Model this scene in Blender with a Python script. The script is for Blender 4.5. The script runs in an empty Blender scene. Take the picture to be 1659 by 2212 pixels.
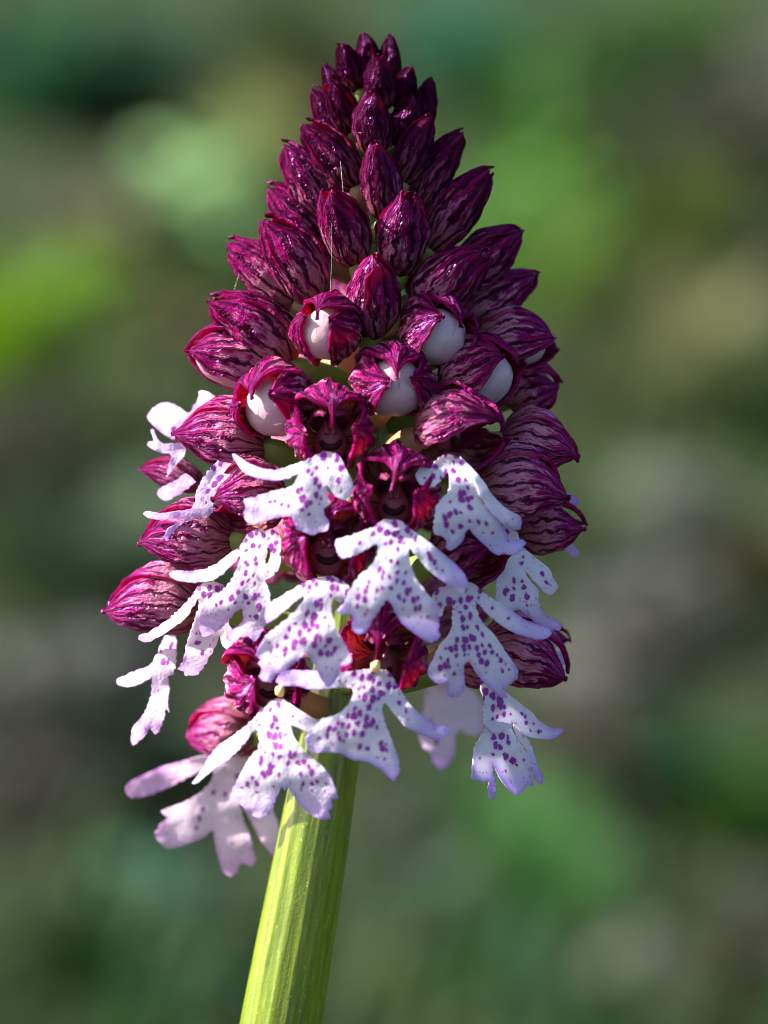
import bpy, bmesh, math, random
import numpy as np
from mathutils import Vector, Matrix, noise
from mathutils.geometry import delaunay_2d_cdt

sc = bpy.context.scene
col = sc.collection
rnd = random.Random(7)

# ------------------------------------------------------------------ camera, sky, sun, exposure
W, H = 1659.0, 2212.0            # size of the picture the positions were read from
DIST, FRAME = 0.45, 0.12         # metres camera-to-spike, metres seen top to bottom there
PITCH = math.radians(-9)
CENTRE = Vector((0, 0, 0.36))
F = Matrix.Translation(CENTRE) @ Matrix.Rotation(PITCH, 4, 'X')   # x right, y away, z up
PX = FRAME / H                   # metres per pixel in the plane of the spike

cam_data = bpy.data.cameras.new('camera')
cam = bpy.data.objects.new('camera', cam_data)
col.objects.link(cam)
cam.matrix_world = F @ Matrix.Translation((0, -DIST, 0)) @ Matrix.Rotation(math.pi / 2, 4, 'X')
cam_data.sensor_fit = 'VERTICAL'
cam_data.sensor_height = 36
cam_data.lens = 36 * DIST / FRAME
cam_data.clip_start = 0.01
cam_data.clip_end = 500
cam_data.dof.use_dof = True
cam_data.dof.focus_distance = DIST - 0.011
cam_data.dof.aperture_fstop = 12.0
cam_data.dof.aperture_blades = 0
sc.camera = cam

SUN_DIR = Vector((-0.99, 0.10, 0.0)).normalized()
SUN_EL = math.radians(35)
S = Vector((SUN_DIR.x * math.cos(SUN_EL), SUN_DIR.y * math.cos(SUN_EL), math.sin(SUN_EL)))
world = bpy.data.worlds.new('World')
sc.world = world
world.use_nodes = True
wn = world.node_tree
sky = wn.nodes.new('ShaderNodeTexSky')
sky.sky_type = 'NISHITA'
sky.sun_disc = False
sky.dust_density = 3.0
sky.ozone_density = 0.6
sky.sun_elevation = SUN_EL
sky.sun_rotation = math.atan2(S.x, S.y)
bg = wn.nodes['Background']
bg.inputs['Strength'].default_value = 0.075
wn.links.new(sky.outputs['Color'], bg.inputs['Color'])
sun_data = bpy.data.lights.new('sun', 'SUN')
sun_data.energy = 5.0
sun_data.angle = math.radians(0.53)
sun_data.color = (1.0, 0.93, 0.82)
sun = bpy.data.objects.new('sun', sun_data)
col.objects.link(sun)
sun.rotation_euler = S.to_track_quat('Z', 'Y').to_euler()
sun.location = S * 5
sc.view_settings.view_transform = 'Standard'
sc.view_settings.look = 'None'
sc.view_settings.exposure = 2.32
sc.view_settings.gamma = 1.0
sc.cycles.use_denoising = True
sc.cycles.filter_width = 1.05
sc.cycles.max_bounces = 8
sc.cycles.transmission_bounces = 6

# ------------------------------------------------------------------ helpers
def P(x, y, d=0.0):
    """picture position + d pixels towards the camera -> world point"""
    yy = -d * PX
    k = (DIST + yy) / DIST * PX
    return F @ Vector(((x - W / 2) * k, yy, (H / 2 - y) * k))

def ray(x, y):
    o = cam.matrix_world.translation
    return o, (P(x, y, 0) - o).normalized()

def ground_z(x, y):
    t = min(max((y - 0.15) / 1.1, 0), 1)
    z = -0.30 * t * t * (3 - 2 * t)
    if y > 2.4:
        z += (y - 2.4) * 0.125
    z += 0.02 * math.sin(x * 2.1 + y * 1.3) * t
    return z

def on_ground(x, y):
    o, d = ray(x, y)
    s = 0.3
    while s < 40:
        p = o + d * s
        if p.z < ground_z(p.x, p.y):
            return p, s
        s += 0.01
    return o + d * 40, 40

def new_obj(name, verts, faces, mats, parent=None, origin=Vector((0, 0, 0)), uv=None, attrs=None, smooth=True, loc=None):
    me = bpy.data.meshes.new(name)
    me.from_pydata([tuple(Vector(v) - origin) for v in verts], [], faces)
    if not isinstance(mats, (list, tuple)):
        mats = [mats]
    for m in mats:
        me.materials.append(m)
    if uv is not None:
        lay = me.uv_layers.new(name='UVMap')
        li = np.empty(len(me.loops), dtype=np.int32)
        me.loops.foreach_get('vertex_index', li)
        arr = np.asarray(uv, dtype=np.float32)[li]
        lay.data.foreach_set('uv', arr.ravel())
    if attrs:
        for k, vals in attrs.items():
            a = me.attributes.new(k, 'FLOAT', 'POINT')
            a.data.foreach_set('value', np.asarray(vals, dtype=np.float32))
    if smooth:
        me.polygons.foreach_set('use_smooth', [True] * len(me.polygons))
    me.update()
    o = bpy.data.objects.new(name, me)
    col.objects.link(o)
    o.parent = parent
    o.location = loc if loc is not None else (0, 0, 0)
    return o

def tag(o, label, cat, group=None, kind=None):
    if label: o['label'] = label
    if cat: o['category'] = cat
    if group: o['group'] = group
    if kind: o['kind'] = kind
    return o

class G:
    """small node-graph helper"""
    def __init__(self, name):
        self.m = bpy.data.materials.new(name)
        self.m.use_nodes = True
        self.t = self.m.node_tree
        self.b = self.t.nodes['Principled BSDF']
        self.out = self.t.nodes['Material Output']
    def n(self, typ, **kw):
        x = self.t.nodes.new(typ)
        for k, v in kw.items():
            setattr(x, k, v)
        return x
    def set(self, node, key, val):
        s = node.inputs[key]
        if isinstance(val, bpy.types.NodeSocket):
            self.t.links.new(val, s)
        else:
            s.default_value = val
    def math(self, op, a, b=None, c=None, clamp=False):
        x = self.n('ShaderNodeMath', operation=op, use_clamp=clamp)
        self.set(x, 0, a)
        if b is not None: self.set(x, 1, b)
        if c is not None: self.set(x, 2, c)
        return x.outputs[0]
    def smooth(self, v, a, b, lo=0.0, hi=1.0):
        x = self.n('ShaderNodeMapRange', interpolation_type='SMOOTHSTEP')
        self.set(x, 'Value', v); self.set(x, 'From Min', a); self.set(x, 'From Max', b)
        self.set(x, 'To Min', lo); self.set(x, 'To Max', hi)
        return x.outputs[0]
    def mix(self, f, a, b, blend='MIX'):
        x = self.n('ShaderNodeMix', data_type='RGBA', blend_type=blend)
        x.clamp_factor = True
        self.set(x, 0, f)
        self.set(x, 6, a if isinstance(a, bpy.types.NodeSocket) else (*a, 1))
        self.set(x, 7, b if isinstance(b, bpy.types.NodeSocket) else (*b, 1))
        return x.outputs[2]
    def noise(self, vec, scale, detail=2, rough=0.5, out='Fac'):
        x = self.n('ShaderNodeTexNoise')
        self.set(x, 'Vector', vec); self.set(x, 'Scale', scale)
        self.set(x, 'Detail', detail); self.set(x, 'Roughness', rough)
        return x.outputs[out]
    def attr(self, name):
        return self.n('ShaderNodeAttribute', attribute_name=name).outputs['Fac']
    def comb(self, x, y, z=0.0):
        c = self.n('ShaderNodeCombineXYZ')
        self.set(c, 0, x); self.set(c, 1, y); self.set(c, 2, z)
        return c.outputs[0]
    def translucent(self, colour, fac):
        tr = self.n('ShaderNodeBsdfTranslucent')
        self.set(tr, 'Color', colour if isinstance(colour, bpy.types.NodeSocket) else (*colour, 1))
        mx = self.n('ShaderNodeMixShader')
        self.set(mx, 0, fac)
        self.t.links.new(self.b.outputs[0], mx.inputs[1])
        self.t.links.new(tr.outputs[0], mx.inputs[2])
        self.t.links.new(mx.outputs[0], self.out.inputs['Surface'])
        return tr, mx
    def bump(self, h, strength, dist):
        bp = self.n('ShaderNodeBump')
        self.set(bp, 'Height', h); self.set(bp, 'Strength', strength); self.set(bp, 'Distance', dist)
        self.t.links.new(bp.outputs[0], self.b.inputs['Normal'])
        return bp.outputs[0]

# ------------------------------------------------------------------ materials
def sepal_material(name, inner):
    g = G(name)
    uvn = g.n('ShaderNodeUVMap').outputs[0]
    sep = g.n('ShaderNodeSeparateXYZ'); g.set(sep, 0, uvn)
    u, v = sep.outputs[0], sep.outputs[1]
    info = g.n('ShaderNodeObjectInfo')
    oc = g.n('ShaderNodeSeparateColor'); g.set(oc, 0, info.outputs['Color'])
    tone = oc.outputs[0]                       # 0 dark young bud .. 1 pale mature hood
    rr = info.outputs['Random']
    obj = g.n('ShaderNodeTexCoord').outputs['Object']
    # wander of the veins
    wv = g.noise(g.comb(g.math('MULTIPLY', u, 2.2), g.math('MULTIPLY', v, 3.0), g.math('MULTIPLY', rr, 40)), 1.6, 3, .6)
    uu = g.math('ADD', u, g.math('MULTIPLY', g.math('SUBTRACT', wv, 0.5), 0.26))
    wave = g.math('COSINE', g.math('MULTIPLY', g.math('SUBTRACT', uu, 0.5), 2 * math.pi * 5.0))
    vein = g.math('MULTIPLY_ADD', wave, 0.5, 0.5)          # 1 on a vein
    ramp = g.smooth(v, 0.10, 1.0, 0.0, 0.22)
    th0 = g.math('SUBTRACT', 0.80, ramp)
    th0 = g.math('ADD', th0, g.math('MULTIPLY', g.math('SUBTRACT', tone, 0.6), 0.10))
    brk = g.noise(g.comb(g.math('MULTIPLY', u, 7.0), g.math('MULTIPLY', v, 2.6), g.math('MULTIPLY', rr, 11)), 1.5, 3, .6)
    th = g.math('ADD', th0, g.math('MULTIPLY', g.math('SUBTRACT', brk, 0.5), 0.50))
    vm = g.smooth(vein, th, g.math('ADD', th, 0.22))
    # mottled purple between the veins, denser to the tip
    mo = g.noise(g.comb(g.math('MULTIPLY', u, 15.0), g.math('MULTIPLY', v, 4.5), g.math('MULTIPLY', rr, 23)), 1.3, 4, .65)
    mth = g.math('SUBTRACT', 0.545, g.math('MULTIPLY', g.smooth(v, 0.25, 1.0), 0.24))
    mth = g.math('ADD', mth, g.math('MULTIPLY', g.math('SUBTRACT', tone, 0.5), 0.09))
    mm = g.smooth(mo, g.math('SUBTRACT', mth, 0.07), g.math('ADD', mth, 0.09))
    # margins are always dark
    eu = g.math('ABSOLUTE', g.math('MULTIPLY_ADD', u, 2.0, -1.0))
    em = g.smooth(eu, 0.78, 1.0)
    if inner:
        pale = g.mix(v, (0.40, 0.22, 0.13), (0.36, 0.10, 0.16))
        mott = (0.115, 0.012, 0.045)
        deep = (0.045, 0.003, 0.014)
    else:
        fine = g.noise(obj, 900, 2, .5)
        pale = g.mix(tone, (0.050, 0.0015, 0.024), (0.68, 0.30, 0.43))
        pale = g.mix(g.math('MULTIPLY', fine, 0.35), pale, (0.30, 0.015, 0.17))
        pale = g.mix(g.smooth(v, 0.05, 0.42, 0.80, 0.0), pale, (0.36, 0.13, 0.10))
        mott = g.mix(tone, (0.012, 0.0001, 0.007), (0.265, 0.0018, 0.112))
        deep = g.mix(tone, (0.002, 0.0001, 0.0015), (0.020, 0.0001, 0.006))
    c = g.mix(mm, pale, mott)
    c = g.mix(g.math('MULTIPLY', em, 0.75), c, mott)
    c = g.mix(g.math('MULTIPLY', vm, 0.95), c, deep)
    g.set(g.b, 'Base Color', c)
    g.set(g.b, 'Roughness', 0.36)
    g.set(g.b, 'Specular IOR Level', 0.0)
    tc2 = g.mix(0.42, c, (0.90, 0.03, 0.12))
    tr, mx = g.translucent(tc2, 0.40)
    fb = g.noise(obj, 1500, 3, .6)
    wr = g.noise(g.comb(g.math('MULTIPLY', u, 26.0), g.math('MULTIPLY', v, 7.0), g.math('MULTIPLY', rr, 9)), 1.0, 3, .6)
    h = g.math('ADD', g.math('MULTIPLY', vm, -0.8), g.math('MULTIPLY', fb, 0.55))
    h = g.math('ADD', h, g.math('MULTIPLY', wr, 1.3))
    h = g.math('ADD', h, g.math('MULTIPLY', g.noise(obj, 4200, 2, .6), 0.22))
    nb = g.bump(h, 1.0, 0.00050)
    # satin gloss tinted by the purple cells
    gl = g.n('ShaderNodeBsdfGlossy'); gl.inputs['Roughness'].default_value = 0.34
    g.t.links.new(nb, gl.inputs['Normal'])
    lw = g.n('ShaderNodeFresnel'); lw.inputs['IOR'].default_value = 1.38
    g.t.links.new(nb, lw.inputs['Normal'])
    gf = g.math('MULTIPLY', g.math('MULTIPLY_ADD', lw.outputs[0], 0.34, 0.014), g.math('MULTIPLY_ADD', tone, 0.8, 0.30))
    gc = g.mix(gf, (0, 0, 0), (0.62, 0.17, 0.70))
    g.set(gl, 'Color', gc)
    ad = g.n('ShaderNodeAddShader')
    g.t.links.new(mx.outputs[0], ad.inputs[0]); g.t.links.new(gl.outputs[0], ad.inputs[1])
    g.t.links.new(ad.outputs[0], g.out.inputs['Surface'])
    return g.m

M_OUT = sepal_material('sepal_outside', False)
M_IN = sepal_material('sepal_inside', True)

def lip_material():
    g = G('lip_spotted')
    uvn = g.n('ShaderNodeUVMap').outputs[0]      # millimetres across / along the lip
    edge, t = g.attr('edge'), g.attr('along')
    info = g.n('ShaderNodeObjectInfo')
    oc = g.n('ShaderNodeSeparateColor'); g.set(oc, 0, info.outputs['Color'])
    dens, warm = oc.outputs[0], oc.outputs[1]
    # fringed spots
    nz = g.noise(uvn, 4.2, 2, .7, 'Color')
    wob = g.n('ShaderNodeVectorMath', operation='MULTIPLY_ADD')
    g.set(wob, 0, nz); g.set(wob, 1, (0.22, 0.22, 0)); g.set(wob, 2, uvn)
    nz2 = g.noise(uvn, 1.1, 1, .5, 'Color')
    wob2 = g.n('ShaderNodeVectorMath', operation='MULTIPLY_ADD')
    g.set(wob2, 0, nz2); g.set(wob2, 1, (0.6, 0.6, 0)); g.set(wob2, 2, wob.outputs[0])
    mp = g.n('ShaderNodeMapping'); g.set(mp, 'Vector', wob2.outputs[0]); mp.inputs['Scale'].default_value = (1.22, 0.90, 1)
    vo = g.n('ShaderNodeTexVoronoi', voronoi_dimensions='2D'); g.set(vo, 'Vector', mp.outputs[0]); g.set(vo, 'Scale', 1.0)
    g.set(vo, 'Randomness', 0.85)
    vc = g.n('ShaderNodeSeparateColor'); g.set(vc, 0, vo.outputs['Color'])
    rad = g.math('MULTIPLY_ADD', vc.outputs[0], 0.26, 0.245)
    body = g.math('MULTIPLY', g.smooth(t, 0.68, 0.95, 1.0, 0.0), g.smooth(edge, 0.25, 1.2))
    body = g.math('MAXIMUM', body, g.math('MULTIPLY', g.smooth(t, 0.10, 0.30, 1.0, 0.0), 1.0))
    keep = g.math('GREATER_THAN', vc.outputs[1], g.math('MULTIPLY_ADD', dens, -1.02, 0.98))
    rad = g.math('MULTIPLY', g.math('MULTIPLY', rad, body), keep)
    sx = g.n('ShaderNodeMapping'); g.set(sx, 'Vector', uvn); sx.inputs['Scale'].default_value = (4.0, 15.0, 1)
    fr = g.noise(sx.outputs[0], 1.0, 2, .6)
    dd = g.math('ADD', vo.outputs['Distance'], g.math('MULTIPLY', g.math('SUBTRACT', fr, 0.5), 0.36))
    spot = g.smooth(dd, g.math('SUBTRACT', rad, 0.04), g.math('ADD', rad, 0.03), 1.0, 0.0)
    spot = g.math('MULTIPLY', spot, g.smooth(rad, 0.03, 0.12))
    # fine speckle on lobes and arms
    mp2 = g.n('ShaderNodeMapping'); g.set(mp2, 'Vector', wob.outputs[0]); mp2.inputs['Scale'].default_value = (2.6, 1.9, 1)
    v2 = g.n('ShaderNodeTexVoronoi', voronoi_dimensions='2D'); g.set(v2, 'Vector', mp2.outputs[0]); g.set(v2, 'Scale', 1.0)
    v2c = g.n('ShaderNodeSeparateColor'); g.set(v2c, 0, v2.outputs['Color'])
    r2 = g.math('MULTIPLY', g.math('MULTIPLY_ADD', v2c.outputs[0], 0.34, 0.08), g.math('GREATER_THAN', v2c.outputs[1], 0.45))
    lob = g.smooth(t, 0.55, 0.85)
    lob = g.math('MAXIMUM', lob, g.smooth(edge, 0.9, 0.3))
    lob = g.math('MULTIPLY', lob, g.smooth(g.noise(uvn, 0.5, 1, .5), 0.38, 0.62))
    sp2 = g.math('MULTIPLY', g.smooth(v2.outputs['Distance'], g.math('SUBTRACT', r2, 0.10), g.math('ADD', r2, 0.08), 1.0, 0.0), lob)
    sp2 = g.math('MULTIPLY', sp2, g.math('MULTIPLY', g.smooth(r2, 0.05, 0.2), 0.45))
    white = g.mix(warm, (0.67, 0.65, 0.76), (0.73, 0.62, 0.70))
    white = g.mix(oc.outputs[2], white, (0.60, 0.42, 0.72))
    lil = g.mix(warm, (0.42, 0.27, 0.74), (0.58, 0.28, 0.62))
    mar = g.math('MULTIPLY', g.smooth(edge, 0.0, 0.85, 1.0, 0.0), g.smooth(t, 0.55, 0.95, 0.05, 1.0))
    tipm = g.math('MULTIPLY', g.smooth(t, 0.76, 1.0), 0.60)
    mar = g.math('MAXIMUM', mar, tipm)
    c = g.mix(g.math('MULTIPLY', mar, 0.8), white, lil)
    fl = g.math('MULTIPLY', g.smooth(vo.outputs['Distance'], rad, g.math('ADD', rad, 0.35), 0.30, 0.0), g.smooth(rad, 0.03, 0.12))
    c = g.mix(fl, c, (0.62, 0.36, 0.66))
    c = g.mix(sp2, c, (0.30, 0.06, 0.46))
    c = g.mix(g.smooth(t, 0.0, 0.10, 0.5, 0.0), c, (0.72, 0.44, 0.50))
    c = g.mix(g.math('MULTIPLY', spot, 0.93), c, (0.255, 0.006, 0.320))
    g.set(g.b, 'Base Color', c)
    g.set(g.b, 'Roughness', 0.55)
    g.set(g.b, 'Specular IOR Level', 0.25)
    obj = g.n('ShaderNodeTexCoord').outputs['Object']
    h = g.math('ADD', g.math('MULTIPLY', g.noise(obj, 2600, 2, .6), 0.6), g.math('MULTIPLY', spot, 0.9))
    h = g.math('ADD', h, g.math('MULTIPLY', g.noise(obj, 500, 2, .5), 0.4))
    g.bump(h, 0.6, 0.00026)
    g.translucent(c, 0.48)
    return g.m

M_LIP = lip_material()

def simple(name, colour, rough=0.5, spec=0.3, trans=None, tf=0.3, bump=None):
    g = G(name)
    obj = g.n('ShaderNodeTexCoord').outputs['Object']
    nz = g.noise(obj, 350, 3, .6)
    c = g.mix(g.smooth(nz, 0.3, 0.7), tuple(x * 0.82 for x in colour), tuple(min(1, x * 1.12) for x in colour))
    g.set(g.b, 'Base Color', c)
    g.set(g.b, 'Roughness', rough)
    g.set(g.b, 'Specular IOR Level', spec)
    if bump:
        g.bump(g.noise(obj, bump[0], 3, .6), bump[1], bump[2])
    if trans:
        g.translucent(trans, tf)
    return g.m

def bulge_material():
    g = G('lip_bud_white')
    obj = g.n('ShaderNodeTexCoord').outputs['Object']
    uvn = g.n('ShaderNodeUVMap').outputs[0]
    info = g.n('ShaderNodeObjectInfo')
    oc = g.n('ShaderNodeSeparateColor'); g.set(oc, 0, info.outputs['Color'])
    c = g.mix(oc.outputs[1], (0.50, 0.41, 0.52), (0.58, 0.38, 0.45))
    nz = g.noise(uvn, 3.0, 2, .5)
    c = g.mix(g.smooth(nz, 0.42, 0.72, 0, 0.55), c, (0.60, 0.30, 0.42))
    vo = g.n('ShaderNodeTexVoronoi', voronoi_dimensions='2D'); g.set(vo, 'Vector', uvn); g.set(vo, 'Scale', 7.0)
    vc = g.n('ShaderNodeSeparateColor'); g.set(vc, 0, vo.outputs['Color'])
    k = g.math('MULTIPLY', g.math('GREATER_THAN', vc.outputs[1], 0.975), g.smooth(vo.outputs['Distance'], 0.14, 0.22, 1.0, 0.0))
    c = g.mix(k, c, (0.13, 0.008, 0.08))
    g.set(g.b, 'Base Color', c)
    g.set(g.b, 'Roughness', 0.36)
    g.set(g.b, 'Specular IOR Level', 0.4)
    g.bump(g.math('ADD', g.noise(obj, 3000, 2, .6), g.math('MULTIPLY', g.noise(obj, 300, 2, .5), 0.8)), 0.25, 0.0002)
    g.translucent(c, 0.42)
    return g.m

M_BULGE = bulge_material()
M_OVARY = simple('ovary_green', (0.20, 0.27, 0.06), 0.45, 0.35, (0.30, 0.36, 0.05), 0.35, (900, .4, .0003))
M_PINK = simple('ovary_pink', (0.30, 0.22, 0.11), 0.5, 0.3, (0.6, 0.3, 0.25), 0.4, (900, .4, .0003))
M_COLUMN = simple('column_pink', (0.20, 0.035, 0.062), 0.45, 0.4, (0.5, 0.1, 0.12), 0.3, (1200, .5, .0003))
M_COLUMN2 = simple('anther_red', (0.20, 0.03, 0.05), 0.45, 0.4, (0.4, 0.05, 0.06), 0.25, (1200, .5, .0003))
M_STIGMA = simple('stigma_dark', (0.022, 0.003, 0.006), 0.7, 0.1)
M_POLLEN = simple('anther_cream', (0.72, 0.50, 0.22), 0.6, 0.2, None, 0, (900, .6, .0004))
M_PETAL = simple('petal_purple', (0.16, 0.014, 0.075), 0.5, 0.3, (0.5, 0.03, 0.12), 0.35, (900, .5, .0003))

def stem_material():
    g = G('stem_green')
    uvn = g.n('ShaderNodeUVMap').outputs[0]
    sep = g.n('ShaderNodeSeparateXYZ'); g.set(sep, 0, uvn)
    u, v = sep.outputs[0], sep.outputs[1]
    obj = g.n('ShaderNodeTexCoord').outputs['Object']
    st = g.noise(g.comb(g.math('MULTIPLY', u, 34.0), g.math('MULTIPLY', v, 0.9), 0.0), 1.0, 3, .6)
    st2 = g.noise(g.comb(g.math('MULTIPLY', u, 120.0), g.math('MULTIPLY', v, 3.0), 4.0), 1.0, 2, .6)
    c = g.mix(g.smooth(st, 0.30, 0.72), (0.055, 0.098, 0.001), (0.140, 0.190, 0.002))
    c = g.mix(g.smooth(st2, 0.45, 0.8, 0, 0.35), c, (0.30, 0.40, 0.06))
    sv = g.n('ShaderNodeTexVoronoi'); g.set(sv, 'Vector', obj); g.set(sv, 'Scale', 900.0)
    dot = g.smooth(sv.outputs['Distance'], 0.05, 0.16, 0.35, 0.0)
    c = g.mix(dot, c, (0.5, 0.55, 0.25))
    g.set(g.b, 'Base Color', c)
    g.set(g.b, 'Roughness', 0.30)
    g.set(g.b, 'Specular IOR Level', 0.6)
    cell = g.noise(obj, 3200, 2, .6)
    h = g.math('ADD', g.math('MULTIPLY', st, 1.5), g.math('MULTIPLY', cell, 0.8))
    g.bump(h, 0.18, 0.0003)
    g.translucent(g.mix(0.5, c, (0.42, 0.55, 0.01)), 0.14)
    return g.m
M_STEM = stem_material()

def foliage_material():
    g = G('meadow_leaf')
    info = g.n('ShaderNodeObjectInfo')
    obj = g.n('ShaderNodeTexCoord').outputs['Object']
    nz = g.noise(obj, 14.0, 3, .6)
    tone = g.smooth(nz, 0.25, 0.75, 0.6, 1.35)
    c = g.mix(1.0, info.outputs['Color'], g.comb(tone, tone, tone), 'MULTIPLY')
    g.set(g.b, 'Base Color', c)
    g.set(g.b, 'Roughness', 0.55)
    g.set(g.b, 'Specular IOR Level', 0.10)
    g.translucent(c, 0.35)
    return g.m
M_LEAF = foliage_material()

def ground_material():
    g = G('woodland_soil')
    obj = g.n('ShaderNodeTexCoord').outputs['Object']
    a = g.noise(obj, 3.0, 4, .6)
    b = g.noise(obj, 25.0, 4, .6)
    c = g.mix(g.smooth(a, 0.35, 0.65), (0.005, 0.008, 0.003), (0.012, 0.026, 0.006))
    c = g.mix(g.smooth(b, 0.4, 0.7), c, (0.018, 0.022, 0.010))
    g.set(g.b, 'Base Color', c)
    g.set(g.b, 'Roughness', 0.95)
    g.set(g.b, 'Specular IOR Level', 0.1)
    g.bump(b, 0.6, 0.02)
    return g.m
M_GROUND = ground_material()

def stone_material():
    g = G('weathered_stone')
    obj = g.n('ShaderNodeTexCoord').outputs['Object']
    a = g.noise(obj, 9.0, 4, .6)
    c = g.mix(g.smooth(a, 0.35, 0.65), (0.035, 0.035, 0.036), (0.065, 0.064, 0.062))
    c = g.mix(g.smooth(g.noise(obj, 23.0, 3, .6), 0.55, 0.75), c, (0.05, 0.06, 0.03))
    g.set(g.b, 'Base Color', c)
    g.set(g.b, 'Roughness', 0.9)
    g.bump(a, 0.6, 0.02)
    return g.m
M_STONE = stone_material()

# ------------------------------------------------------------------ the ground
def build_ground():
    ys = [-6, -3, -1.5, -0.8] + [(-0.5 + 0.1 * i) for i in range(0, 31)] + [2.75 + 0.3 * i for i in range(0, 30)] + [12, 14, 18, 24, 34, 50, 80, 120]
    xs = sorted([s * v for v in (0.15, 0.4, 0.8, 1.3, 2, 3, 4.5, 7, 12, 25, 60, 120) for s in (-1, 1)] + [0])
    vs, fs = [], []
    for y in ys:
        for x in xs:
            vs.append((x, y, ground_z(x, y) if y < 14 else ground_z(x, 14) + (y - 14) * 0.06))
    n = len(xs)
    for j in range(len(ys) - 1):
        for i in range(n - 1):
            fs.append((j * n + i, j * n + i + 1, (j + 1) * n + i + 1, (j + 1) * n + i))
    o = new_obj('ground', vs, fs, M_GROUND)
    o['kind'] = 'structure'
build_ground()

# ------------------------------------------------------------------ the orchid
def interp(tab, y):
    if y <= tab[0][0]: return tab[0][1]
    for (a, b), (c, d) in zip(tab, tab[1:]):
        if y <= c:
            return b + (d - b) * (y - a) / (c - a)
    return tab[-1][1]
AXIS = [(60, 818), (120, 815), (300, 810), (600, 803), (900, 800), (1200, 768), (1500, 728), (1720, 692), (2212, 606)]
RAD = [(60, 30), (110, 62), (150, 95), (300, 155), (500, 250), (700, 335), (900, 405), (1100, 440), (1300, 460), (1500, 450), (1750, 400)]

BASE = Vector((-0.030, -0.028, 0.0))
orchid = bpy.data.objects.new('orchid', None)
col.objects.link(orchid)
orchid.location = BASE
orchid.empty_display_size = 0.02
tag(orchid, 'tall orchid spike with dark purple hoods and white purple-spotted lips on green stem', 'flower')

# ---- stem
def catmull(pts, n):
    out = []
    m = len(pts)
    for i in range(m - 1):
        p0 = pts[max(i - 1, 0)]; p1 = pts[i]; p2 = pts[i + 1]; p3 = pts[min(i + 2, m - 1)]
        for k in range(n):
            t = k / n
            out.append(0.5 * ((2 * p1) + (p2 - p0) * t + (2 * p0 - 5 * p1 + 4 * p2 - p3) * t * t + (3 * p1 - p0 - 3 * p2 + p3) * t ** 3))
    out.append(pts[-1])
    return out

def tube(path, radii, nseg, ridges=0, amp=0.0, phase=0.0):
    vs, fs, uv = [], [], []
    n = len(path)
    tan0 = (path[1] - path[0]).normalized()
    ref = Vector((1, 0, 0)) if abs(tan0.x) < 0.8 else Vector((0, 1, 0))
    nrm = (ref - tan0 * ref.dot(tan0)).normalized()
    length = 0
    for i in range(n):
        t = (path[min(i + 1, n - 1)] - path[max(i - 1, 0)]).normalized()
        nrm = (nrm - t * nrm.dot(t)).normalized()
        bi = t.cross(nrm)
        if i: length += (path[i] - path[i - 1]).length
        for k in range(nseg + 1):
            a = 2 * math.pi * k / nseg
            r = radii[i]
            if ridges:
                r *= 1 + amp * (math.cos(ridges * a + phase) * 0.6 + math.cos((ridges * 2 + 3) * a + 1.3) * 0.3 + math.cos(5 * a + phase) * 0.6)
            vs.append(path[i] + (nrm * math.cos(a) + bi * math.sin(a)) * r)
            uv.append((k / nseg, length * 100))
    for i in range(n - 1):
        for k in range(nseg):
            a = i * (nseg + 1) + k
            fs.append((a, a + 1, a + nseg + 2, a + nseg + 1))
    c0 = len(vs); vs.append(path[0]); uv.append((0, 0))
    c1 = len(vs); vs.append(path[-1]); uv.append((0, length * 100))
    for k in range(nseg):
        fs.append((c0, k + 1, k))
        b = (n - 1) * (nseg + 1)
        fs.append((c1, b + k, b + k + 1))
    return vs, fs, uv

lowp = P(515, 2800)
sp = [BASE + Vector((0, 0, -0.004)), BASE.lerp(lowp, 0.25), BASE.lerp(lowp, 0.5), BASE.lerp(lowp, 0.72) + Vector((0.001, 0, 0)), BASE.lerp(lowp, 0.88) + Vector((0.001, 0, 0)), lowp, P(556, 2500), P(606, 2212), P(652, 1950), P(692, 1720), P(728, 1500), P(768, 1200), P(800, 900), P(803, 600), P(811, 300), P(816, 150)]
sr = [5.0, 5.0, 5.0, 4.95, 4.9, 4.85, 4.8, 4.7, 4.35, 3.9, 3.3, 2.7, 2.2, 1.8, 1.3, 0.5]
path = catmull(sp, 10)
rad = [v.x / 1000 for v in catmull([Vector((r, 0, 0)) for r in sr], 10)]
vs, fs, uv = tube(path, rad, 96, 14, 0.022, 0.7)
new_obj('stem', [v for v in vs], fs, M_STEM, orchid, BASE, uv)

# ---- hoods
def cross_frame(a, down):
    g = (down - a * down.dot(a)).normalized()
    up = -g
    r = a.cross(up).normalized()
    return up, r

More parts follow.
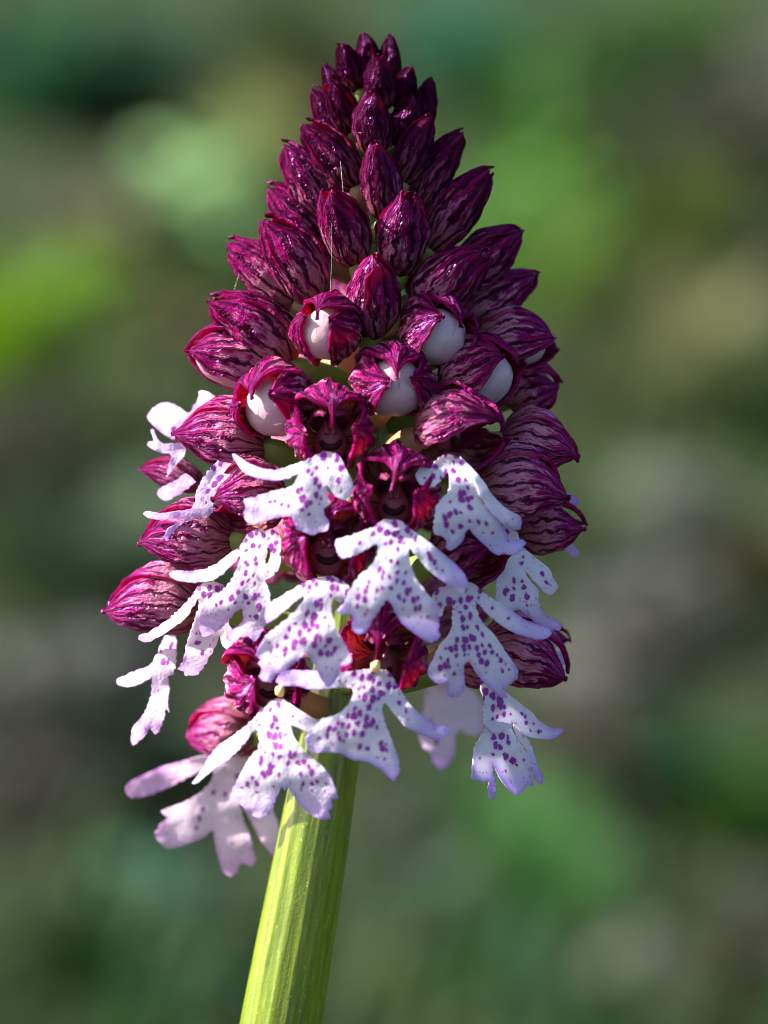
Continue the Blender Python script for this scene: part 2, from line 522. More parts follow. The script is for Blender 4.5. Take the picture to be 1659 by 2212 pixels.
def shell(B, T, R, th0, half, v0, v1, prof, up, r, seed, nu=16, nv=22, flare=0.0, offs=1.0, taper=3.0, curl=0.07, bend=0.0, crumple=0.06, tiplift=0.0, spread=0.0, keel=0.07, rib=0.035, beak=0.0, tipoff=None, twist=0.0):
    a = (T - B); L = a.length; a = a / L
    vs, fs, uv = [], [], []
    p, q = prof
    vm = p / (p + q); fm = vm ** p * (1 - vm) ** q
    ctr = up * math.cos(th0) + r * math.sin(th0)
    for j in range(nv + 1):
        w = j / nv
        w = 1 - (1 - w) ** 1.25
        v = v0 + (v1 - v0) * w
        f = (max(v, 0.0) ** p) * (max(1 - v, 0.0) ** q) / fm
        wid = (1 - max(0.0, w) ** (taper * 2)) ** 0.6 if w < 1 else 0.0
        wid = max(wid, 0.02)
        if w < 0.2:
            wid *= 0.72 + 0.28 * (w / 0.2)
        fade = min(1, (1 - w) * 3)
        for i in range(nu + 1):
            u = -1 + 2 * i / nu
            th = th0 + u * half * wid + twist * (v - 0.3)
            dirv = up * math.cos(th) + r * math.sin(th)
            rr = R * f * offs
            rr += R * curl * (abs(u) ** 4) * f
            rr += R * rib * (abs(math.cos(u * math.pi * 2.5 + 0.4 * math.sin(v * 5 + seed))) * 2 - 1) * f * fade
            rr += R * keel * math.exp(-(u * 3.2) ** 2) * f * (0.5 + w)
            c = B + a * (L * v) + up * (R * bend * math.sin(math.pi * v))
            pt = c + dirv * rr
            if flare or spread:
                pt = pt + ctr * (R * (flare * w ** 3 + spread * w))
            if tiplift:
                pt = pt + up * (R * tiplift * w ** 6)
            if beak:
                kk = max(0.0, (w - 0.72) / 0.28)
                pt = pt + (a * 0.9 - up * 0.25) * (R * beak * kk * kk * (1 - 0.6 * abs(u)))
            if tipoff is not None:
                pt = pt + tipoff * (R * w ** 4)
            s = pt / (R * 0.8) + Vector((seed * 3.1, seed * 1.7, seed))
            s2 = pt / (R * 0.30) + Vector((seed, 0, 0))
            s3 = pt / (R * 0.13) + Vector((0, seed, 0))
            pt = pt + noise.noise_vector(s) * (R * crumple) + noise.noise_vector(s2) * (R * crumple * 0.45) + noise.noise_vector(s3) * (R * crumple * 0.16)
            vs.append(pt)
            uv.append((i / nu, v))
    m = nu + 1
    for j in range(nv):
        for i in range(nu):
            fs.append((j * m + i, j * m + i + 1, (j + 1) * m + i + 1, (j + 1) * m + i))
    return vs, fs, uv

def solid(o, t, mo=0, off=-1.0):
    md = o.modifiers.new('thickness', 'SOLIDIFY')
    md.thickness = t
    md.offset = off
    md.use_even_offset = False
    if mo: md.material_offset = mo
    es = o.modifiers.new('crisp_rim', 'EDGE_SPLIT')
    es.split_angle = math.radians(48)
    return md

def depth_of(x, y, k):
    rr = interp(RAD, y) * k
    dx = x - interp(AXIS, y)
    return math.sqrt(max(rr * rr - dx * dx, 0.0))

def axis_point(y, dd=0):
    return P(interp(AXIS, y), y, dd)

flowers = {}
def make_flower(key, base, tip, width, stage, gap=0, db=None, dt=None, tone=0.5, warm=0.3, back=False, down=None, roll=0.0, prof=None, label=None):
    """stage: bud / opening / open / face"""
    seed = sum(ord(c) * (i + 3) for i, c in enumerate(key)) % 97 + 0.37
    bx, by = base; tx, ty = tip
    if db is None: db = depth_of(bx, by, 0.60)
    if dt is None: dt = depth_of(tx, ty, 1.0)
    if back: db, dt = -db, -dt
    B = P(bx, by, db); T = P(tx, ty, dt)
    R = width * PX / 2
    a = (T - B).normalized()
    fwd = Vector((F[0][1], F[1][1], F[2][1]))       # away from camera
    upw = Vector((F[0][2], F[1][2], F[2][2]))
    rgt = Vector((F[0][0], F[1][0], F[2][0]))
    mid = (B + T) / 2
    ax = axis_point(by)
    outw = mid - ax
    outw -= upw * outw.dot(upw)
    outw = outw.normalized() if outw.length > 1e-5 else -fwd
    if down is None:
        dn = -upw + outw * 0.75
    else:
        dn = rgt * down[0] + upw * down[1] - fwd * down[2]
    up, r = cross_frame(a, dn)
    if roll:
        q = Matrix.Rotation(math.radians(roll), 3, a)
        up = q @ up; r = q @ r
    # ovary: the flower's own stalk, from the spike's axis to the hood
    ay = by + (60 if stage != 'bud' else 40)
    A0 = axis_point(ay, 0)
    mids = [A0, A0.lerp(B, 0.45) - up * R * 0.10, B - a * R * 0.15, B + a * R * 0.3]
    pth = catmull(mids, 4)
    rr = [1.15, 1.2, 1.3, 1.4, 1.5, 1.55, 1.6, 1.6, 1.5, 1.4, 1.3, 1.25, 1.2]
    s = min(1.0, R / 0.0032)
    vs, fs, uv = tube(pth, [x / 1000 * s for x in rr[:len(pth)]], 12, 3, 0.12, seed)
    names = {'bud': 'bud', 'opening': 'opening_bud', 'open': 'flower', 'face': 'flower'}
    fl = new_obj(names[stage], vs, fs, M_OVARY if (seed * 7) % 3 > 1 else M_PINK, orchid, B, uv, loc=B - BASE)
    if label: fl['label'] = label
    colr = (tone, warm, 0, 1)
    parts = []
    def add(name, geo, mats, th=None, mo=0):
        o = new_obj(name, geo[0], geo[1], mats, fl, B, geo[2], attrs=geo[3] if len(geo) > 3 else None)
        o.color = colr
        if th: solid(o, th, mo)
        parts.append(o)
        return o
    th = min(0.0004, R * 0.10)
    d2r = math.radians
    jr = random.Random(int(seed * 100))
    tw = jr.uniform(-0.45, 0.45)
    def tipo(k):
        return up * jr.uniform(-k, k) + r * jr.uniform(-k, k) + a * jr.uniform(-0.3 * k, k)
    if stage in ('bud', 'opening'):
        pr = prof or (0.52, 0.62)
        g2 = gap / 2
        bk = 0.32 if stage == 'bud' else 0.10
        hl = (180 - g2 - 40) / 2
        tl = 40 + hl
        add('sepal', shell(B, T, R, 0, d2r(56), 0.0, 1.0, pr, up, r, seed, offs=1.07, taper=7.0 if gap == 0 else 3.0, bend=0.08, tiplift=-0.10 if stage == 'opening' else 0.02, beak=bk, tipoff=tipo(0.16), curl=0.15, twist=tw, crumple=0.11, keel=0.13, rib=0.05), [M_OUT, M_IN], th, 1)
        for sgn in (-1, 1):
            add('sepal', shell(B, T, R, sgn * d2r(tl), d2r(hl + (22 if gap == 0 else 0)), 0.0, 0.98, pr, up, r, seed + sgn, offs=1.0 if sgn > 0 else 0.95, taper=8.0 if gap == 0 else 3.6, bend=0.08, spread=0.02 if gap == 0 else 0.06, beak=bk * 0.8, tipoff=tipo(0.20), curl=0.12, twist=tw, crumple=0.11, keel=0.12, rib=0.05), [M_OUT, M_IN], th, 1)
        if stage == 'opening':
            T2 = B + (T - B) * 0.92
            add('lip', shell(B + (T - B) * 0.05 - up * R * 0.05, T2 - up * R * 0.08, R * 0.80, 0, math.pi, 0.0, 1.0, (0.5, 0.5), up, r, seed + 5, nu=40, nv=24, taper=99, curl=-0.07, crumple=0.045, keel=0, rib=0), M_BULGE)
    elif stage == 'open':                         # seen from the side, tips close together
        pr = prof or (0.48, 0.60)
        g2 = gap / 2
        hl = (180 - g2 - 38) / 2
        tl = 38 + hl
        add('sepal', shell(B, T, R, 0, d2r(50), 0.0, 1.0, pr, up, r, seed, offs=1.10, taper=2.2, bend=0.12, tiplift=-0.10, spread=0.05, crumple=0.10, beak=0.16, tipoff=tipo(0.12), curl=0.10, keel=0.09, twist=tw * 0.5), [M_OUT, M_IN], th, 1)
        for sgn in (-1, 1):
            add('sepal', shell(B, T, R, sgn * d2r(tl), d2r(hl), 0.0, 0.97, pr, up, r, seed + sgn, offs=1.0, taper=1.9, bend=0.10, spread=0.07, flare=0.06, crumple=0.10, beak=0.16, tipoff=tipo(0.14), keel=0.06, twist=tw * 0.5), [M_OUT, M_IN], th, 1)
        for sgn in (-1, 1):
            add('petal', shell(B, B + (T - B) * 0.85, R * 0.72, sgn * d2r(55), d2r(26), 0.05, 0.96, pr, up, r, seed + 3 * sgn, nu=6, nv=12, taper=1.5), M_PETAL, th * 0.7)
        add_column(add, B, T, R, up, r, a, 0.42)
    else:                                          # 'face': a helmet pointing at the viewer, parted below
        pr = prof or (0.40, 0.36)
        g2 = gap / 2
        hl = (180 - g2 - 44) / 2
        tl = 44 + hl
        add('sepal', shell(B, T, R, 0, d2r(60), 0.0, 1.0, pr, up, r, seed, nu=20, nv=26, offs=1.08, taper=2.6, bend=0.05, tiplift=-0.18, crumple=0.13, beak=0.10, curl=0.08, keel=0.12, rib=0.05, twist=tw * 0.4), [M_OUT, M_IN], th, 1)
        for sgn in (-1, 1):
            add('sepal', shell(B, T, R, sgn * d2r(tl), d2r(hl), 0.0, 0.96, pr, up, r, seed + sgn, nu=20, nv=26, offs=1.0, taper=2.2, curl=0.05, spread=0.02, flare=0.0, crumple=0.13, tipoff=tipo(0.12), rib=0.05, twist=tw * 0.4), [M_OUT, M_IN], th, 1)
        for sgn in (-1, 1):
            add('petal', shell(B, B + (T - B) * 0.88, R * 0.55, sgn * d2r(40), d2r(24), 0.05, 0.97, (0.5, 0.4), up, r, seed + 3 * sgn, nu=6, nv=12, taper=1.5), M_PETAL, th * 0.7)
        face_column(add, B + a * (R * 0.62) - up * (R * 0.22), R, up, r, a)
    flowers[key] = (fl, B, T, R, db, dt)
    return fl

def add_column(add, B, T, R, up, r, a, at):
    """gynostemium: a pink knob with an anther above a dark crescent cavity"""
    L = (T - B).length
    C = B + a * (L * at) - up * (R * 0.05)
    vs, fs, uv = [], [], []
    nu, nv = 16, 10
    for j in range(nv + 1):
        ph = math.pi * j / nv
        for i in range(nu):
            t = 2 * math.pi * i / nu
            x = math.sin(ph) * math.cos(t); y = math.sin(ph) * math.sin(t); z = math.cos(ph)
            k = 1 + 0.25 * max(0, y) * z
            vs.append(C + r * (x * R * 0.34 * k) + up * (y * R * 0.46 + 0.08 * R) + a * (z * R * 0.42 - 0.2 * R))
            uv.append((i / nu, j / nv))
    for j in range(nv):
        for i in range(nu):
            fs.append((j * nu + i, j * nu + (i + 1) % nu, (j + 1) * nu + (i + 1) % nu, (j + 1) * nu + i))
    add('column', (vs, fs, uv), M_COLUMN)
    pts = []
    for k in range(13):
        t = math.radians(200 + 140 * k / 12)
        pts.append(C + r * (math.cos(t) * R * 0.27) + up * (math.sin(t) * R * 0.24 - R * 0.02) + a * (R * 0.16))
    g = tube(pts, [R * 0.10 * (0.55 + 0.45 * math.sin(math.pi * k / 12)) for k in range(13)], 10)
    add('stigma', g, M_STIGMA)

def face_column(add, C, R, up, r, n):
    """the column seen under the hood: a pink shield over a dark smiling cavity"""
    a = up
    vs, fs, uv = [], [], []
    nu, nv = 20, 12
    for j in range(nv + 1):
        ph = math.pi * j / nv
        for i in range(nu):
            t = 2 * math.pi * i / nu
            x = math.sin(ph) * math.cos(t); y = math.sin(ph) * math.sin(t); z = math.cos(ph)
            wd = 0.40 - 0.12 * y
            vs.append(C + r * (x * R * wd) + a * (y * R * 0.52) + n * (z * R * 0.30))
            uv.append((i / nu, j / nv))
    for j in range(nv):
        for i in range(nu):
            fs.append((j * nu + i, j * nu + (i + 1) % nu, (j + 1) * nu + (i + 1) % nu, (j + 1) * nu + i))
    add('column', (vs, fs, uv), M_COLUMN)
    pts = []
    for k in range(15):
        t = math.radians(186 + 168 * k / 14)
        pts.append(C + r * (math.cos(t) * R * 0.23) + a * (math.sin(t) * R * 0.20 - R * 0.04) + n * (R * 0.25))
    add('stigma', tube(pts, [R * 0.095 * (0.6 + 0.4 * math.sin(math.pi * k / 14)) for k in range(15)], 10), M_STIGMA)
    for sgn in (-1, 1):
        pts = [C + r * (sgn * R * (0.07 + 0.05 * k / 5)) + a * (R * (0.08 + 0.40 * k / 5)) + n * (R * (0.30 - 0.12 * (k / 5) ** 2)) for k in range(6)]
        add('anther', tube(pts, [R * 0.07 * (1 - 0.1 * k) for k in range(6)], 8), M_COLUMN2)

# ---- lips, traced outlines given their own depth, curvature and thickness
Z = {0: (0, 0, 1.0), 4: (311.9, 652.0, .2734), 6: (226.8, 1049.0, .2734), 7: (538.7, 963.9, .2734), 8: (878.9, 935.6, .2393), 9: (878.9, 1219.0, .2393), 10: (255.2, 1361.0, .3247)}
def zc(z, pts):
    ox, oy, s = Z[z]
    return [(ox + x * s, oy + y * s) for x, y in pts]

def densify(poly, step, jag, seed, p0, p1):
    pts = [Vector((x, y, 0)) for x, y in poly]
    n = len(pts); out = []
    for i in range(n):
        p0, p1, p2, p3 = pts[i - 1], pts[i], pts[(i + 1) % n], pts[(i + 2) % n]
        m = max(1, int((p2 - p1).length / step))
        for k in range(m):
            t = k / m
            q = 0.5 * ((2 * p1) + (p2 - p0) * t + (2 * p0 - 5 * p1 + 4 * p2 - p3) * t * t + (3 * p1 - p0 - 3 * p2 + p3) * t ** 3)
            q = p1.lerp(p2, t) * 0.35 + q * 0.65
            j = noise.noise(Vector((q.x * 0.22, q.y * 0.22, seed))) * jag
            tt = ((q.x - p0[0]) * (p1[0] - p0[0]) + (q.y - p0[1]) * (p1[1] - p0[1])) / ((p1[0] - p0[0]) ** 2 + (p1[1] - p0[1]) ** 2)
            j *= 0.15 + 0.85 * min(1, max(0, (tt - 0.6) / 0.25))
            out.append((q.x + j, q.y + j * 0.6))
    return out

def make_lip(key, polys, p0, p1, d0, tilt=0.10, cx=None, bulge=22, curve=0.10, dens=0.75, warm=0.3, wrap=0.6, back=False, arms=(), thick=0.00020, name='lip', drop=0.0, flush=0.0):
    """polys: outlines in picture pixels. p0 claw, p1 lower end. d0 depth of the claw."""
    fl, B = flowers[key][0], flowers[key][1]
    seed = (sum(ord(c) * (i + 5) for i, c in enumerate(key)) % 89) * 1.13
    ax = Vector((p1[0] - p0[0], p1[1] - p0[1])); ln = ax.length; ax /= ln
    nx = Vector((ax.y, -ax.x))
    cxx = (p0[0] + p1[0]) / 2; cyy = (p0[1] + p1[1]) / 2
    rr = interp(RAD, cyy) * 1.05
    sx = max(-0.93, min(0.93, (cxx - interp(AXIS, cyy)) / rr))
    slope = -wrap * sx / math.sqrt(1 - sx * sx)
    slope = max(-1.3, min(1.3, slope))
    VS, FS, UV, ED, AL = [], [], [], [], []
    for pi, poly in enumerate(polys):
        extra = arms[pi] if pi < len(arms) else 0.0
        out = densify(poly, 5.0, 3.6, seed + pi, p0, p1)
        xs = [p[0] for p in out]; ys = [p[1] for p in out]
        O = np.array(out); O2 = np.roll(O, -1, axis=0)
        gx, gy = np.meshgrid(np.arange(min(xs), max(xs), 8.0), np.arange(min(ys), max(ys), 8.0))
        gp = np.stack([gx.ravel(), gy.ravel()], 1)
        rs = np.random.RandomState(int(seed * 10) % 1000 + pi)
        gp = gp + rs.uniform(-2.0, 2.0, gp.shape)
        inside = np.zeros(len(gp), bool)
        for (x1, y1), (x2, y2) in zip(O, O2):
            cnd = ((y1 > gp[:, 1]) != (y2 > gp[:, 1]))
            with np.errstate(divide='ignore', invalid='ignore'):
                xi = (x2 - x1) * (gp[:, 1] - y1) / (y2 - y1 + 1e-12) + x1
            inside ^= cnd & (gp[:, 0] < xi)
        def edist(q):
            d = np.full(len(q), 1e9)
            for (x1, y1), (x2, y2) in zip(O, O2):
                e = np.array([x2 - x1, y2 - y1]); l2 = max(e @ e, 1e-9)
                t = np.clip(((q - np.array([x1, y1])) @ e) / l2, 0, 1)
                pr = np.array([x1, y1]) + t[:, None] * e
                d = np.minimum(d, np.hypot(*(q - pr).T))
            return d
        gp = gp[inside]
        if len(gp):
            gp = gp[edist(gp) > 4.0]
        coords = [Vector(p) for p in out] + [Vector(p) for p in gp]
        n = len(out)
        r = delaunay_2d_cdt(coords, [], [list(range(n))], 1, 1e-4)
        vv, ff = r[0], r[2]
        Q = np.array([(v.x, v.y) for v in vv])
        ed = edist(Q)
        base = len(VS)
        for (x, y), e in zip(Q, ed):
            t = ((x - p0[0]) * ax.x + (y - p0[1]) * ax.y) / ln
            s = ((x - p0[0]) * nx.x + (y - p0[1]) * nx.y)
            tt = min(max(t, -0.2), 1.25)
            d = d0 + tilt * tt * ln + 1.4 * bulge * math.sin(math.pi * min(max(tt, 0), 1) * 0.8)
            d -= 1.5 * curve * (s * s) / ln
            d += slope * ((x - p0[0]))
            d -= drop * max(0.0, tt - 0.55) ** 2 * ln
            d += extra
            d += 13.0 * noise.noise(Vector((x * 0.013, y * 0.020, seed))) + 2.0 * noise.noise(Vector((x * 0.05, y * 0.05, seed + 9)))
            d += 5.0 * (1 - min(e / 14.0, 1)) ** 2 * noise.noise(Vector((x * 0.045, y * 0.045, seed + 4)))
            if back: d = d
            VS.append(P(x, y, d))
            UV.append((s * PX * 1000 + seed * 7.7, t * ln * PX * 1000 + seed * 3.3))
            ED.append(e * PX * 1000)
            # how far out on an arm or lobe
            arm = min(1.0, max(0.0, (abs(s) - 0.26 * ln) / (0.30 * ln))) if t < 0.6 else 0
            AL.append(min(1.0, max(0.0, max(t, 0.45 + 0.55 * arm if arm > 0 else 0))))
        for f in ff:
            if len(f) >= 3:
                fcs = list(f)
                pa, pb, pc = Q[fcs[0]], Q[fcs[1]], Q[fcs[2]]
                cr = (pb[0] - pa[0]) * (pc[1] - pa[1]) - (pb[1] - pa[1]) * (pc[0] - pa[0])
                if cr > 0: fcs.reverse()          # picture y runs down: make the normal face the viewer side
                FS.append(tuple(base + i for i in fcs))
    o = new_obj(name, VS, FS, M_LIP, fl, B, UV, {'edge': ED, 'along': AL})
    o.color = (dens, warm, flush, 1)
    solid(o, thick, 0, 0.0)
    return o

# ------------------------------------------------------------------ every bud and flower of the spike
D = 0.18
buds = [
    # key, base, tip, width, extras
    ('T1', (797, 165), (787, 76), 58, dict(db=-5, dt=-8)),
    ('T2', (848, 178), (842, 80), 50, dict(db=0, dt=0)),
    ('T3', (778, 200), (733, 98), 66, dict(db=25, dt=30)),
    ('T5', (862, 240), (884, 146), 58, dict(db=20, dt=30)),
    ('T6', (728, 225), (703, 140), 44, dict(db=-5, dt=-10)),
    ('T4', (826, 242), (818, 126), 76, dict(db=52, dt=72)),
    ('T8', (905, 305), (931, 172), 58, dict(db=5, dt=10)),
    ('T7', (762, 292), (714, 178), 72, dict(db=55, dt=80)),
    ('T10', (862, 322), (893, 212), 70, dict(db=55, dt=70)),
    ('T11', (740, 318), (680, 195), 72, dict(db=10, dt=10)),
    ('T9', (808, 340), (800, 206), 92, dict(db=90, dt=125)),
    ('T12', (772, 412), (664, 270), 100, dict(db=75, dt=75)),
    ('T15', (868, 400), (925, 258), 84, dict(db=80, dt=90)),
    ('T13', (716, 490), (614, 318), 108, dict(db=50, dt=30)),
    ('T16', (893, 462), (990, 288), 88, dict(db=60, dt=50)),
    ('T14', (836, 478), (812, 314), 92, dict(db=110, dt=165)),
    ('T17', (920, 542), (1056, 372), 106, dict(db=85, dt=75)),
    ('T18', (715, 570), (586, 408), 112, dict(db=40, dt=30)),
    ('T19', (640, 570), (562, 484), 60, dict(db=-40, dt=-60)),
    ('T21', (772, 576), (714, 414), 106, dict(db=130, dt=195)),
    ('T22', (860, 594), (880, 430), 116, dict(db=130, dt=200)),
    ('T20', (694, 652), (582, 478), 128, dict(db=105, dt=125)),
    ('T23', (648, 662), (502, 528), 110, dict(db=60, dt=20)),
    ('T25', (975, 632), (1119, 500), 112, dict(db=60, dt=40)),
    ('T27', (985, 712), (1150, 594), 104, dict(db=20, dt=0, tone=0.75)),
    ('T26', (898, 678), (1040, 546), 128, dict(db=130, dt=180)),
    ('T24', (803, 730), (812, 560), 124, dict(db=165, dt=250, tone=0.55)),
    ('T28', (632, 792), (474, 648), 148, dict(db=95, dt=90)),
]
for key, b, t, w, kw in buds:
    tone = kw.pop('tone', 0.0 + 0.58 * min(1, max(0, (b[1] - 230) / 470)) ** 1.2)
    make_flower(key, b, t, w * (0.86 if b[1] < 420 else 0.88), 'bud', 0, tone=tone, warm=0.4, **kw)

opening = [
    ('T29', (730, 748), (682, 690), 138, 32, dict(db=170, dt=290, down=(-0.20, -1, 0.2), tone=.6, warm=.8)),
    ('T30', (900, 750), (988, 698), 156, 62, dict(db=150, dt=255, down=(-0.15, -1, 0.2), tone=.6, warm=.2)),
    ('T31', (1018, 742), (1194, 738), 132, 54, dict(db=60, dt=60, down=(0.25, -1, 0.25), tone=.85, warm=.0)),
    ('T36', (1085, 862), (1206, 820), 116, 20, dict(db=-10, dt=10, down=(0.2, -1, -0.2), tone=.9)),
    ('T32', (612, 806), (408, 756), 134, 66, dict(db=80, dt=80, down=(-0.15, -1, 0.30), tone=.7, warm=.8)),
    ('T34', (838, 858), (864, 806), 160, 68, dict(db=185, dt=325, down=(-0.05, -1, 0.15), tone=.75, warm=.6)),
    ('T35', (962, 842), (1112, 784), 158, 72, dict(db=150, dt=220, down=(0.12, -1, 0.35), tone=.7, warm=.0)),
    ('T33', (640, 886), (548, 866), 158, 70, dict(db=180, dt=295, down=(-0.05, -1, 0.15), tone=.7, warm=.7)),
]
for key, b, t, w, gp, kw in opening:
    make_flower(key, b, t, w, 'opening', gp, prof=(0.46, 0.50), **kw)

side = [
    ('T38', (1070, 960), (1236, 985), 140, 70, dict(db=110, dt=90, down=(0.1, -1, 0.05), tone=.95)),
    ('T39', (1022, 1050), (1214, 1072), 160, 60, dict(db=190, dt=150, down=(0.1, -1, 0.05), tone=.95)),
    ('T40', (1105, 1155), (1258, 1136), 132, 60, dict(db=70, dt=50, down=(0.1, -1, 0.0), tone=.9)),
    ('T42', (1032, 1400), (1218, 1450), 152, 60, dict(db=130, dt=100, down=(0.1, -1, 0.0), tone=.9)),
    ('T43', (584, 972), (388, 940), 152, 70, dict(db=150, dt=120, down=(-0.1, -1, 0.1), tone=.8)),
    ('T44', (440, 1050), (308, 1012), 66, 60, dict(db=20, dt=-20, down=(-0.1, -1, 0.0), tone=.8)),
    ('T45', (622, 1078), (456, 1088), 150, 70, dict(db=220, dt=230, down=(-0.1, -1, 0.3), tone=.6)),
    ('T46', (512, 1172), (310, 1170), 146, 60, dict(db=170, dt=120, down=(-0.1, -1, 0.1), tone=.7)),
    ('T47', (446, 1308), (236, 1312), 146, 50, dict(db=90, dt=40, down=(0.0, -1, 0.0), tone=.85)),
    ('T41', (930, 1222), (1090, 1190), 142, 50, dict(db=270, dt=330, down=(0.0, -1, 0.3), tone=.55)),
    ('T37', (900, 950), (1082, 925), 172, 60, dict(db=230, dt=310, down=(-0.30, -0.8, 0.55), tone=.65)),
    ('T48', (1090, 1370), (1232, 1386), 70, 60, dict(db=-40, dt=-60, down=(0.0, -1, 0.0), tone=.9)),
    ('F11', (560, 1590), (412, 1592), 130, 80, dict(db=-120, dt=-190, down=(0, -1, 0.0), tone=1.0)),
    ('F10', (960, 1420), (1010, 1440), 130, 80, dict(db=-150, dt=-320, down=(0, -1, 0.0), tone=1.0)),
    ('F9', (990, 1440), (1130, 1450), 110, 60, dict(db=110, dt=160, down=(0, -1, 0.1), tone=.8)),
]
for key, b, t, w, gp, kw in side:
    make_flower(key, b, t, w, 'open', gp, **kw)

face = [
    # base, tip, width, gap : helmets pointing at the viewer
    ('F1', (712, 950), (714, 906), 170, 26, dict(db=225, dt=365, down=(0.05, -1, 0.1), tone=.85)),
    ('F2', (854, 1090), (850, 1044), 172, 26, dict(db=270, dt=412, down=(-0.05, -1, 0.1), tone=.85)),
    ('F3', (700, 1196), (710, 1152), 182, 26, dict(db=270, dt=402, down=(0.08, -1, 0.1), tone=.85)),
    ('F4', (834, 1424), (818, 1404), 180, 26, dict(db=245, dt=382, down=(-0.1, -1, 0.1), tone=.85)),
    ('F5', (566, 1476), (588, 1450), 172, 26, dict(db=235, dt=358, down=(0.18, -1, 0.1), tone=.85)),
]
for key, b, t, w, gp, kw in face:
    make_flower(key, b, t, w, 'face', gp, **kw)

# flowers round the far side of the spike, glimpsed through the gaps
for i in range(20):
    y = 330 + i * 55
    sgn = [-0.62, 0.30, 0.72, -0.15][i % 4]
    rr = interp(RAD, y)
    x = interp(AXIS, y) + sgn * rr * 0.62
    kind = 'bud' if y < 720 else 'open'
    ln = 110 + 60 * min(1, (y - 300) / 700)
    ty = y - (110 if kind == 'bud' else 10)
    make_flower('B%d' % i, (interp(AXIS, y) + sgn * rr * 0.40, y), (x + sgn * rr * 0.25, ty), 80 + 55 * min(1, (y - 300) / 700), kind, 60 if kind == 'open' else 0, db=-rr * 0.45, dt=-rr * 0.95, tone=.3 if kind == 'bud' else .8)

# ---- lips
make_lip('F2', [zc(7, [(1050,585),(990,640),(880,680),(760,725),(690,740),(680,790),(700,850),(740,890),(820,865),(930,810),(1010,775),(1005,860),(985,920),(900,1000),(820,1090),(770,1180),(740,1250),(700,1300),(720,1330),(790,1320),(825,1370),(810,1450),(870,1485),(920,1470),(970,1380),(1030,1290),(1080,1215),(1115,1225),(1150,1310),(1210,1400),(1290,1470),(1370,1520),(1450,1555),(1515,1500),(1490,1460),(1500,1350),(1460,1240),(1390,1140),(1310,1040),(1275,940),(1255,850),(1270,800),(1297,842),(1420,982),(1595,1113),(1673,1166),(1726,1105),(1708,1026),(1612,921),(1419,763),(1290,670),(1190,590)])],
         (844, 1118), (840, 1370), 402, tilt=0.16, bulge=34, curve=0.16, dens=.72, warm=.0)
make_lip('F1', [zc(7, [(590,45),(520,75),(430,120),(330,160),(200,190),(100,178),(0,140),(-60,100),(-110,66),(-135,64),(-128,90),(-90,150),(-30,215),(80,255),(180,270),(270,265),(340,235),(390,215),(370,270),(320,325),(200,350),(60,395),(-40,420),(-30,480),(-45,530),(-15,600),(60,615),(150,580),(250,560),(330,555),(350,590),(370,640),(375,660),(440,680),(500,705),(560,680),(620,665),(632,600),(600,560),(585,500),(635,460),(620,400),(612,330),(625,290),(660,230),(690,120),(670,60)]),
                zc(7, [(670,55),(650,150),(640,230),(612,280),(640,340),(690,400),(750,425),(800,395),(820,330),(800,260),(760,180),(720,90)])],
         (712, 978), (655, 1150), 360, tilt=0.25, bulge=26, curve=0.14, arms=(0, 16), dens=.72, warm=.25)
make_lip('F3', [zc(7, [(570,1035),(480,1062),(400,1100),(300,1160),(170,1240),(120,1330),(140,1400),(220,1350),(320,1260),(425,1180),(420,1230),(380,1280),(330,1340),(230,1420),(130,1500),(90,1570),(45,1650),(90,1680),(75,1720),(100,1760),(80,1820),(100,1850),(170,1866),(200,1820),(300,1760),(380,1690),(450,1635),(480,1670),(510,1720),(566,1844),(626,1910),(673,1868),(720,1790),(721,1738),(809,1708),(790,1640),(740,1540),(690,1450),(655,1350),(648,1250),(660,1200),(720,1235),(775,1160),(785,1110),(720,1060),(660,1030)])],
         (712, 1244), (668, 1470), 395, tilt=0.16, bulge=28, curve=0.14, dens=.75, warm=.25)
make_lip('F4', [zc(10, [(1650,262),(1500,282),(1280,272),(1120,270),(1062,305),(1056,345),(1090,370),(1200,372),(1250,390),(1350,392),(1500,382),(1560,390),(1565,430),(1530,500),(1460,560),(1350,600),(1280,680),(1250,720),(1255,770),(1290,815),(1400,810),(1480,820),(1560,862),(1659,877)]) + [(820, 1660), (840, 1678), (850, 1686), (862, 1668), (860, 1640), (850, 1610), (838, 1580), (828, 1550), (824, 1530), (832, 1518), (855, 1545), (879, 1571), (915, 1588), (948, 1597), (971, 1583), (967, 1573), (938, 1562), (903, 1540), (879, 1515), (858, 1480), (835, 1448)]],
         (815, 1446), (765, 1665), 385, tilt=0.18, bulge=28, curve=0.14, dens=.78, warm=.1)
make_lip('F5', [zc(10, [(1020,470),(980,505),(930,560),(850,640),(760,710),(660,780),(600,850),(570,910),(495,1022),(540,1010),(620,940),(700,890),(780,820),(850,740),(915,665),(935,690),(940,740),(930,790),(880,850),(830,930),(800,990),(765,1060),(775,1100),(820,1160),(880,1220),(930,1250),(980,1240),(1030,1190),(1045,1130),(1080,1060),(1096,1040),(1110,1072),(1126,1040),(1160,1090),(1200,1150),(1250,1200),(1310,1245),(1360,1260),(1410,1250),(1400,1200),(1425,1180),(1420,1120),(1460,1120),(1440,1040),(1410,970),(1360,910),(1290,850),(1220,790),(1180,730),(1150,660),(1148,632),(1200,650),(1260,680),(1290,690),(1345,620),(1310,595),(1200,530),(1130,480),(1090,455)])],
         (598, 1505), (610, 1755), 365, tilt=0.14, bulge=26, curve=0.13, dens=.68, warm=.3)
